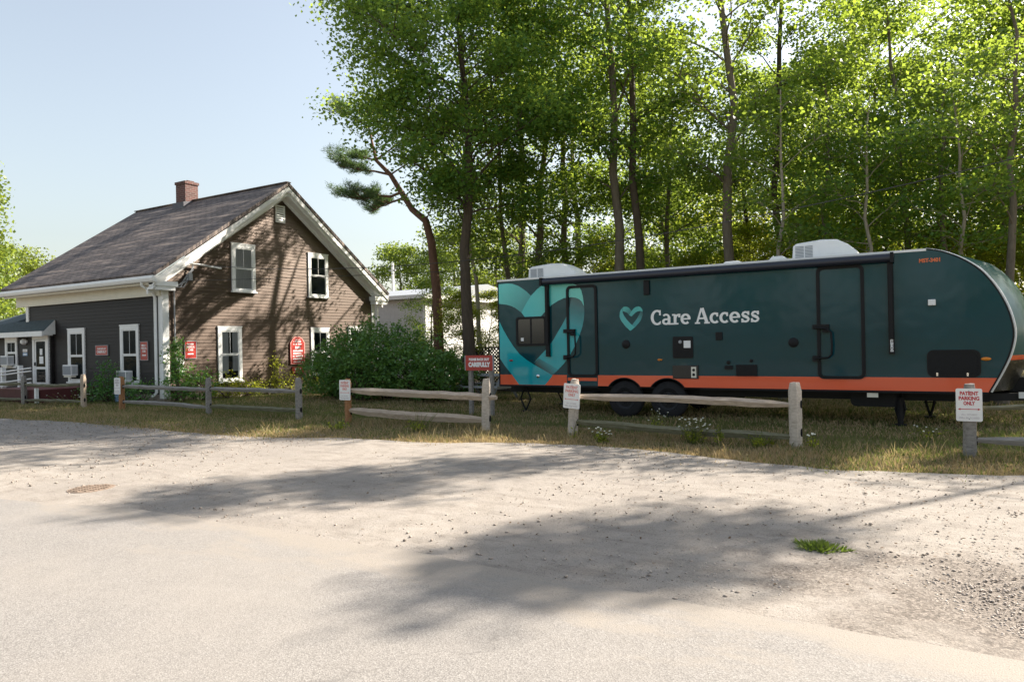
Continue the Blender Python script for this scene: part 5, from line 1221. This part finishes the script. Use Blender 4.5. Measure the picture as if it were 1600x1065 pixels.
shrub('climbing_plant', 'bright green leafy plant climbing below the electric meters', (-19.15, 12.85, 0), [(0, -0.1, 0.5, 0.35, 0.5, 0.5), (0.0, -0.15, 1.15, 0.16, 0.18, 0.6), (0.1, 0.5, 0.4, 0.35, 0.6, 0.38)], 620, 0.09, 32, 'leaf_bush', 'plant', 5)
shrub('garden_plant', 'low leafy plant below the lower gable window', (-19.1, 14.6, 0), [(0, -0.3, 0.28, 0.35, 0.5, 0.28), (0, 0.5, 0.22, 0.3, 0.5, 0.24)], 420, 0.08, 33, 'leaf_young', 'plant', 5)
shrub('garden_plant', 'tall thin weed standing against the middle of the gable wall', (-19.15, 16.2, 0), [(0, -.2, 0.25, 0.25, 0.4, 0.25), (0, 0.1, 0.6, 0.1, 0.12, 0.45), (0.1, .6, .2, .3, .4, .2)], 260, 0.07, 34, 'leaf_young', 'plant', 5)
shrub('garden_plant', 'low sunlit plant at the wall foot beneath the arched sign', (-19.05, 17.9, 0), [(0, 0, 0.18, 0.3, 0.6, 0.2), (0, 1.2, .3, .4, .5, .35)], 300, 0.07, 35, 'leaf_young', 'plant', 4)
shrub('garden_plant', 'dim leafy weeds in front of the dark wall left of the orange post', (-22.0, 12.0, 0), [(-0.3, 0, 0.3, 0.35, 0.25, 0.35), (0.35, 0, 0.55, 0.25, 0.2, 0.55)], 260, 0.08, 36, 'leaf_bush', 'plant', 6)
shrub('garden_plant', 'leafy weeds around the blue buckets', (-20.6, 12.0, 0), [(-0.9, -.1, 0.22, 0.3, 0.25, 0.25), (0.1, 0, 0.3, 0.4, 0.25, 0.3), (.75, 0, .25, .35, .3, .3)], 240, 0.08, 37, 'leaf_bush', 'plant', 5)
def wild(name, label, loc, n, h, spread, seed, heads, hs, leafn=60, petal='petal', cat='flowers'):
    rg = np.random.default_rng(seed); t = thing(name, label, cat, (0, 0, 0)); m = MB(); f_ = MB(); lp = []
    for i in range(n):
        a = rg.uniform(0, 6.28); r_ = spread * rg.random(); hh = h * rg.uniform(0.55, 1.0)
        p0 = (r_ * .4 * math.cos(a), r_ * .4 * math.sin(a), 0); p1 = (r_ * .7 * math.cos(a), r_ * .7 * math.sin(a), hh * .6); p2 = (r_ * math.cos(a) + rg.normal(0, .03), r_ * math.sin(a), hh)
        m.tube([p0, p1, p2], [0.005, 0.004, 0.003], 4, cap=False)
        lp.append(np.array(p1) * rg.uniform(.3, 1) + rg.normal(0, .03, (max(2, leafn // n), 3)))
        if i < heads:
            for k in range(7):
                b_ = 6.28 * k / 7; f_.lathe([(0, hs * .35), (hs * .32, hs * .2), (hs * .36, 0), (0, -hs * .15)], (p2[0] + hs * .55 * math.cos(b_) * (k > 0), p2[1] + hs * .55 * math.sin(b_) * (k > 0), p2[2] + rg.normal(0, hs * .15)), 'z', 6)
    m.build('stem', MAT['grass'], t); V, F = leaf_quads(np.concatenate(lp), 0.06, rg, 1.2, 0.4); mesh_np('leaves', V, F, MAT['leaf_young'], t)
    if heads: f_.build('blossom', MAT[petal], t)
    t.location = loc; return t
wild('wildflower_clump', 'dense clump of white wildflowers under the pale lower rail near the trailer wheels', (-3.1, 10.35, 0), 34, 0.42, 0.28, 41, 24, 0.019, 190)
wild('wildflower_clump', 'pale round wildflower clump just right of the leaning sign post', (-4.42, 9.95, 0), 20, 0.25, 0.20, 42, 16, 0.019, 150)
wild('wildflower', 'two white puffball flowers right of the pale fence post', (-1.5, 10.5, 0), 6, 0.36, 0.16, 43, 3, 0.028, 40)
wild('wildflower_clump', 'scattered white wildflowers behind the leaning sign post rails', (-4.0, 11.2, 0), 14, 0.42, 0.5, 44, 10, 0.016, 60)
wild('wildflower_clump', 'white wildflowers by the sagging rails in front of the red ramp', (-21.2, 10.9, 0), 22, 0.42, 1.1, 45, 16, 0.02, 100)
wild('weed_plant', 'tall yellow-green weed beside the dense white wildflower clump', (-2.72, 10.3, 0), 5, 0.62, 0.06, 46, 0, 0, 60, cat='weed')
wild('weed_plant', 'leafy yellow-green weeds left of the pale fence post', (-2.15, 10.45, 0), 18, 0.26, 0.4, 47, 0, 0, 170, cat='weed')
wild('weed_plant', 'upright seedy weeds below the thick tan rails', (-8.0, 9.95, 0), 26, 0.36, 0.45, 48, 0, 0, 110, cat='weed')
wild('weed_plant', 'short green weeds left of the tan fence rails', (-9.6, 9.6, 0), 20, 0.24, 0.6, 49, 0, 0, 100, cat='weed')
wild('wildflower_clump', 'small pale flowers in the grass below the trailer nose', (-0.1, 12.2, 0), 14, 0.22, 0.5, 50, 9, 0.016, 60)
wild('weed_plant', 'single tall weed in front of the leaning sign post', (-4.95, 10.1, 0), 2, 0.42, 0.03, 51, 0, 0, 20, cat='weed')

# grass: blades too many to count
def blades(name, n, region, h, w, seed, mat, dens=None):
    rg = np.random.default_rng(seed); x = rg.uniform(region[0], region[1], n * 2)
    y0 = lot_back(x) - region[4] if region[2] is None else np.full(n * 2, region[2]); u = rg.random(n * 2) ** region[5]
    y = y0 + (region[3] - y0) * u
    if dens is not None: k = rg.random(n * 2) < dens(x, y) * np.where(y < lot_back(x), np.exp((y - lot_back(x)) / 0.16) * 0.7, 1.0)
    else: k = np.ones(n * 2, bool)
    x, y = x[k][:n], y[k][:n]; n = len(x)
    a = rg.uniform(0, 6.28, n); hh = h * rg.uniform(0.35, 1.2, n) * (0.75 + 0.5 * (np.sin(x * 2.3 + 1.7 * np.sin(y * 2)) * np.sin(y * 3.1 + x) > 0.1)); ww = w * rg.uniform(.6, 1.3, n); la = rg.uniform(0, 6.28, n); ln = hh * rg.uniform(.1, .9, n)
    P = np.stack([x, y, np.zeros(n)], -1); S = np.stack([np.cos(a), np.sin(a), 0 * a], -1) * ww[:, None]
    D = np.stack([np.cos(la) * ln, np.sin(la) * ln, hh], -1)
    V = np.stack([P - S, P + S, P + D * .6 + S * .6 + np.array([0, 0, .12]) * hh[:, None], P + D, P + D * .6 - S * .6 + np.array([0, 0, .12]) * hh[:, None]], 1).reshape(-1, 3)
    return kind(mesh_np(name, V, np.arange(5 * n).reshape(-1, 5), mat), 'stuff')
def patch(x, y): return 0.5 + 0.5 * np.sin(x * 1.1 + 2 * np.sin(y * .9)) * np.sin(y * 1.7 + np.sin(x * .7) * 2)
blades('dry_grass', 80000, (-26, 3, None, 11.3, 0.75, 1.1), 0.055, 0.006, 61, MAT['straw'], lambda x, y: 0.35 + 0.65 * (1 - patch(x, y)))
blades('grass', 60000, (-27, 4, None, 13.2, 0.45, 0.8), 0.075, 0.006, 62, MAT['grass'], lambda x, y: np.clip(0.10 + 0.55 * patch(x, y) + 0.25 * (y > 10.2) + 0.3 * ((x < -10) | (x > -1.2)), 0, 1))
blades('grass', 40000, (-20, 5, 13.0, 22.0, 0, 1.0), 0.07, 0.010, 63, MAT['grass'], lambda x, y: 0.3 + 0.7 * patch(x, y))
blades('dry_grass', 60000, (-18, 5, 12.0, 20.0, 0, 1.0), 0.06, 0.009, 64, MAT['straw'], lambda x, y: 1 - 0.8 * patch(x, y))
blades('dry_grass', 2600, (-24, 2, None, 11.0, -0.1, 0.8), 0.17, 0.0045, 65, MAT['straw'], lambda x, y: 0.15 + 0.85 * (patch(x * 1.7, y) > .6))
# tuft on the lot
rg = np.random.default_rng(70); n = 520; tt = thing('grass_tuft', 'small bright green tuft growing alone in the gravel lot', 'grass tuft', (0, 0, 0))
a = rg.uniform(0, 6.28, n); r_ = np.sqrt(rg.random(n)); P = np.stack([0.15 * r_ * np.cos(a) * (1 + .35 * np.sin(3 * a + 1)), 0.11 * r_ * np.sin(a) * (1 + .3 * np.sin(5 * a)), 0 * a], -1); d = rg.uniform(0, 6.28, n); hh = rg.uniform(.015, .07, n) * (1.25 - .7 * r_); S = np.stack([np.cos(d), np.sin(d), 0 * d], -1) * .006
D = np.stack([np.cos(a) * .05 * r_ + rg.normal(0, .02, n), np.sin(a) * .05 * r_ + rg.normal(0, .02, n), hh], -1)
mesh_np('blades', np.stack([P - S, P + S, P + D * .6 + S, P + D, P + D * .6 - S], 1).reshape(-1, 3), np.arange(5 * n).reshape(-1, 5), MAT['grass_lush'], tt); tt.location = (-0.75, 5.5, 0.032)

# loose stones
def stones(name, n, xf, yf, s0, s1, seed, mat, zf=0.038):
    rg = np.random.default_rng(seed); ico = np.array([(0, 0, 1), (.894, 0, .447), (.276, .851, .447), (-.724, .526, .447), (-.724, -.526, .447), (.276, -.851, .447), (.724, .526, -.447), (-.276, .851, -.447), (-.894, 0, -.447), (-.276, -.851, -.447), (.724, -.526, -.447), (0, 0, -1)])
    T = np.array([(0, 1, 2), (0, 2, 3), (0, 3, 4), (0, 4, 5), (0, 5, 1), (1, 6, 2), (2, 7, 3), (3, 8, 4), (4, 9, 5), (5, 10, 1), (6, 7, 2), (7, 8, 3), (8, 9, 4), (9, 10, 5), (10, 6, 1), (11, 7, 6), (11, 8, 7), (11, 9, 8), (11, 10, 9), (11, 6, 10)])
    x, y = xf(rg, n), yf(rg, n); s = s0 + (s1 - s0) * rg.random(n) ** 3
    V = ico[None] * (1 + rg.normal(0, .16, (n, 12, 1))) * (s[:, None] * np.stack([rg.uniform(.7, 1.3, n), rg.uniform(.7, 1.3, n), rg.uniform(.45, .8, n)], -1))[:, None, :]
    V = V + np.stack([x, y, np.full(n, zf) + s * .15], -1)[:, None, :]
    F = (T[None] + 12 * np.arange(n)[:, None, None]).reshape(-1, 3)
    return kind(mesh_np(name, V.reshape(-1, 3), F, mat, smooth=False), 'stuff')
stones('gravel', 5200, lambda g_, n: g_.uniform(-16, 3, n), lambda g_, n: g_.uniform(4.0, 9.0, n), 0.004, 0.016, 81, MAT['stone'])
stones('gravel', 6500, lambda g_, n: np.abs(g_.normal(0, 1.3, n)) * -1 + 1.6, lambda g_, n: 4.3 + np.abs(g_.normal(0, .7, n)), 0.003, 0.011, 82, pmat('grey_brown_stone', (0.40, 0.35, 0.31), 0.9, 0.2, var=0.4, vscale=9))
# fallen leaves, bark crumbs and twigs on the lot
rg = np.random.default_rng(90); n = 2600; x = rg.uniform(-18, 3, n); y = 4.2 + (lot_back(x) - 4.2) * rg.random(n) ** 0.55
V, F = leaf_quads(np.stack([x, y, np.full(n, 0.046)], -1), 0.032, rg, 0.25, 0.5)
kind(mesh_np('leaf_litter', V, F, leaf_mat('fallen_leaf', [(0.10, 0.065, 0.035), (0.17, 0.11, 0.055), (0.07, 0.05, 0.03)], (0.1, 0.07, 0.03), 0.1, 0.8)), 'stuff')
# manhole cover
t = thing('manhole_cover', 'rusty iron cover lying flush in the sandy lot', 'manhole cover', (-8.08, 4.3, 0.042))
m = MB(); m.lathe([(0.0, 0.016), (0.22, 0.016), (0.225, 0.012), (0.24, 0.012), (0.25, -0.01)], (-8.08, 4.3, 0.030), 'z', 32); lid = m.build('lid', MAT['cover'], t)
m = MB()
for i in range(-4, 5):
    for j in range(-4, 5):
        if i * i + j * j < 13: m.box(-8.08 + i * .058 - .02, -8.08 + i * .058 + .02, 4.3 + j * .058 - .02, 4.3 + j * .058 + .02, 0.0455, 0.052)
m.build('tread', MAT['cover'], lid)

# ------------------------------------------------------------------ things behind
t = thing('white_outbuilding', 'long white clapboard outbuilding behind the shrub and the maple trunks', 'building', (-24, 28, 0))
bx0, bx1, by0, by1, bh = -34.0, -20.3, 26.0, 36.0, 3.75
m = MB(); m.box(bx0, bx1 - 0.03, by0 + 0.03, by1, 0, bh); z = 0.1
while z < bh - 0.05:
    z2 = min(z + 0.13, bh)
    m.add([(bx0, by0 - .014, z), (bx1, by0 - .014, z), (bx1, by0, z2), (bx0, by0, z2), (bx0, by0 + .01, z), (bx1, by0 + .01, z)], [(0, 1, 2, 3), (4, 5, 1, 0)])
    m.add([(bx1 + .014, by0, z), (bx1 + .014, by1, z), (bx1, by1, z2), (bx1, by0, z2), (bx1 - .01, by0, z), (bx1 - .01, by1, z)], [(0, 1, 2, 3), (4, 5, 1, 0)]); z += 0.12
m.build('wall', MAT['whitesiding'], t)
m = MB(); m.prism([(by0 - 0.3, bh), (by0 - 0.3, bh + .12), ((by0 + by1) / 2, bh + .9), (by1 + .3, bh + .12), (by1 + .3, bh)], 'x', bx0 - .3, bx1 + .25); m.build('roof', MAT['acgrey'], t)
m = MB(); m.box(bx0 - .3, bx1 + .27, by0 - .34, by0 - .301, bh - .04, bh + .14); m.box(bx1 + .251, bx1 + .28, by0 - .3, by1 + .3, bh - .06, bh + .13); m.build('fascia', MAT['white'], t)
m = MB(); m.box(bx1 - .1, bx1 + .03, by0 - .03, by0 - .0145, 0, bh); m.box(bx1 + .0145, bx1 + .03, by0, by0 + .12, 0, bh); m.build('corner_board', MAT['white'], t)
t = thing('lattice_fence', 'dark crisscross lattice panel behind the left end of the trailer', 'lattice', (-12.2, 19, 0))
m = MB(); x0, x1, z0, z1 = -12.75, -11.2, 0.1, 1.40
def clipseg(p, q):
    (xa, za), (xb, zb) = p, q
    t0, t1 = 0.0, 1.0
    for d, lo, hi, s in ((xb - xa, x0, x1, xa), (zb - za, z0, z1, za)):
        if abs(d) < 1e-9: continue
        a, b_ = (lo - s) / d, (hi - s) / d
        if a > b_: a, b_ = b_, a
        t0, t1 = max(t0, a), min(t1, b_)
    return None if t1 - t0 < 0.02 else ((xa + (xb - xa) * t0, za + (zb - za) * t0), (xa + (xb - xa) * t1, za + (zb - za) * t1))
k = -1.4
while k < 1.7:
    for s in (1, -1):
        sg = clipseg((x0 + k, z0) if s > 0 else (x0 + k + 1.3, z0), (x0 + k + 1.4, z0 + 1.4) if s > 0 else (x0 + k - 0.1, z0 + 1.4))
        if sg: m.tube([(sg[0][0], 19 + .012 * s, sg[0][1]), (sg[1][0], 19 + .012 * s, sg[1][1])], 0.019, 4)
    k += 0.115
m.build('slats', MAT['lattice'], t)
m = MB(); m.box(x0 - .06, x0, 18.96, 19.04, 0, 1.45); m.box(x1, x1 + .06, 18.96, 19.04, 0, 1.45); m.box(x0, x1, 18.97, 19.03, z1, z1 + .05); m.box(x0, x1, 18.97, 19.03, z0 - .05, z0); m.build('frame', MAT['lattice'], t)
t = thing('picnic_table', 'grey picnic table half hidden behind the red standing sign', 'table', (-10.6, 16.2, 0))
m = MB()
for i in range(4): m.box(-11.5, -9.7, 15.85 + i * .18, 16.01 + i * .18, 0.68, 0.72)
m.build('tabletop', MAT['grey'], t)
for y in (15.35, 16.75):
    m = MB(); m.box(-11.5, -9.7, y, y + .26, 0.40, 0.44); m.build('bench', MAT['grey'], t)
for x in (-11.2, -10.0):
    m = MB(); m.tube([(x, 15.45, 0), (x, 16.05, 0.68)], 0.05, 4); m.tube([(x, 16.9, 0), (x, 16.3, 0.68)], 0.05, 4); m.box(x - .03, x + .03, 15.4, 16.95, 0.33, 0.40); m.build('leg', MAT['grey'], t)
m = MB(); m.tube([(-34.17, 40, 0), (-34.17, 40, 7.6)], [0.14, 0.09], 10); p_ = thing('pale_pole', 'pale grey pole rising beside the lower right end of the house roof', 'pole', (-34.17, 40, 0)); m.build('shaft', MAT['white'], p_)
m = MB(); m.box(-34.5, -33.9, 39.95, 40.05, 7.0, 7.12); m.build('crossarm', MAT['grey'], p_)
# overhead cables
def cable(label, P0, P1, sag, r=0.011, n=40):
    m = MB(); m.tube([(P0[0] + (P1[0] - P0[0]) * i / n, P0[1] + (P1[1] - P0[1]) * i / n, P0[2] + (P1[2] - P0[2]) * i / n - 4 * sag * (i / n) * (1 - i / n)) for i in range(n + 1)], r, 5)
    return tag(m.build('overhead_cable', MAT['cable']), label, 'cable')
cable('upper overhead cable crossing the gable windows and rising to the right above the trailer', (-19.35, 13.45, 4.15), (10, 14, 6.25), 1.5, 0.009)
cable('lower overhead cable crossing the gable just under the upper windows', (-19.38, 13.0, 3.62), (-12.1, 17.32, 3.75), 0.03, 0.008)
up = thing('utility_pole', 'wooden utility pole beyond the right side of the view', 'pole', (10, 14, 0)); m = MB(); m.tube([(10, 14, 0), (10, 14, 8.5)], [0.16, 0.12], 10); m.build('shaft', MAT['bark'], up); m = MB(); m.box(9.9, 10.1, 13.0, 15.0, 7.8, 7.92); m.build('crossarm', MAT['bark'], up)
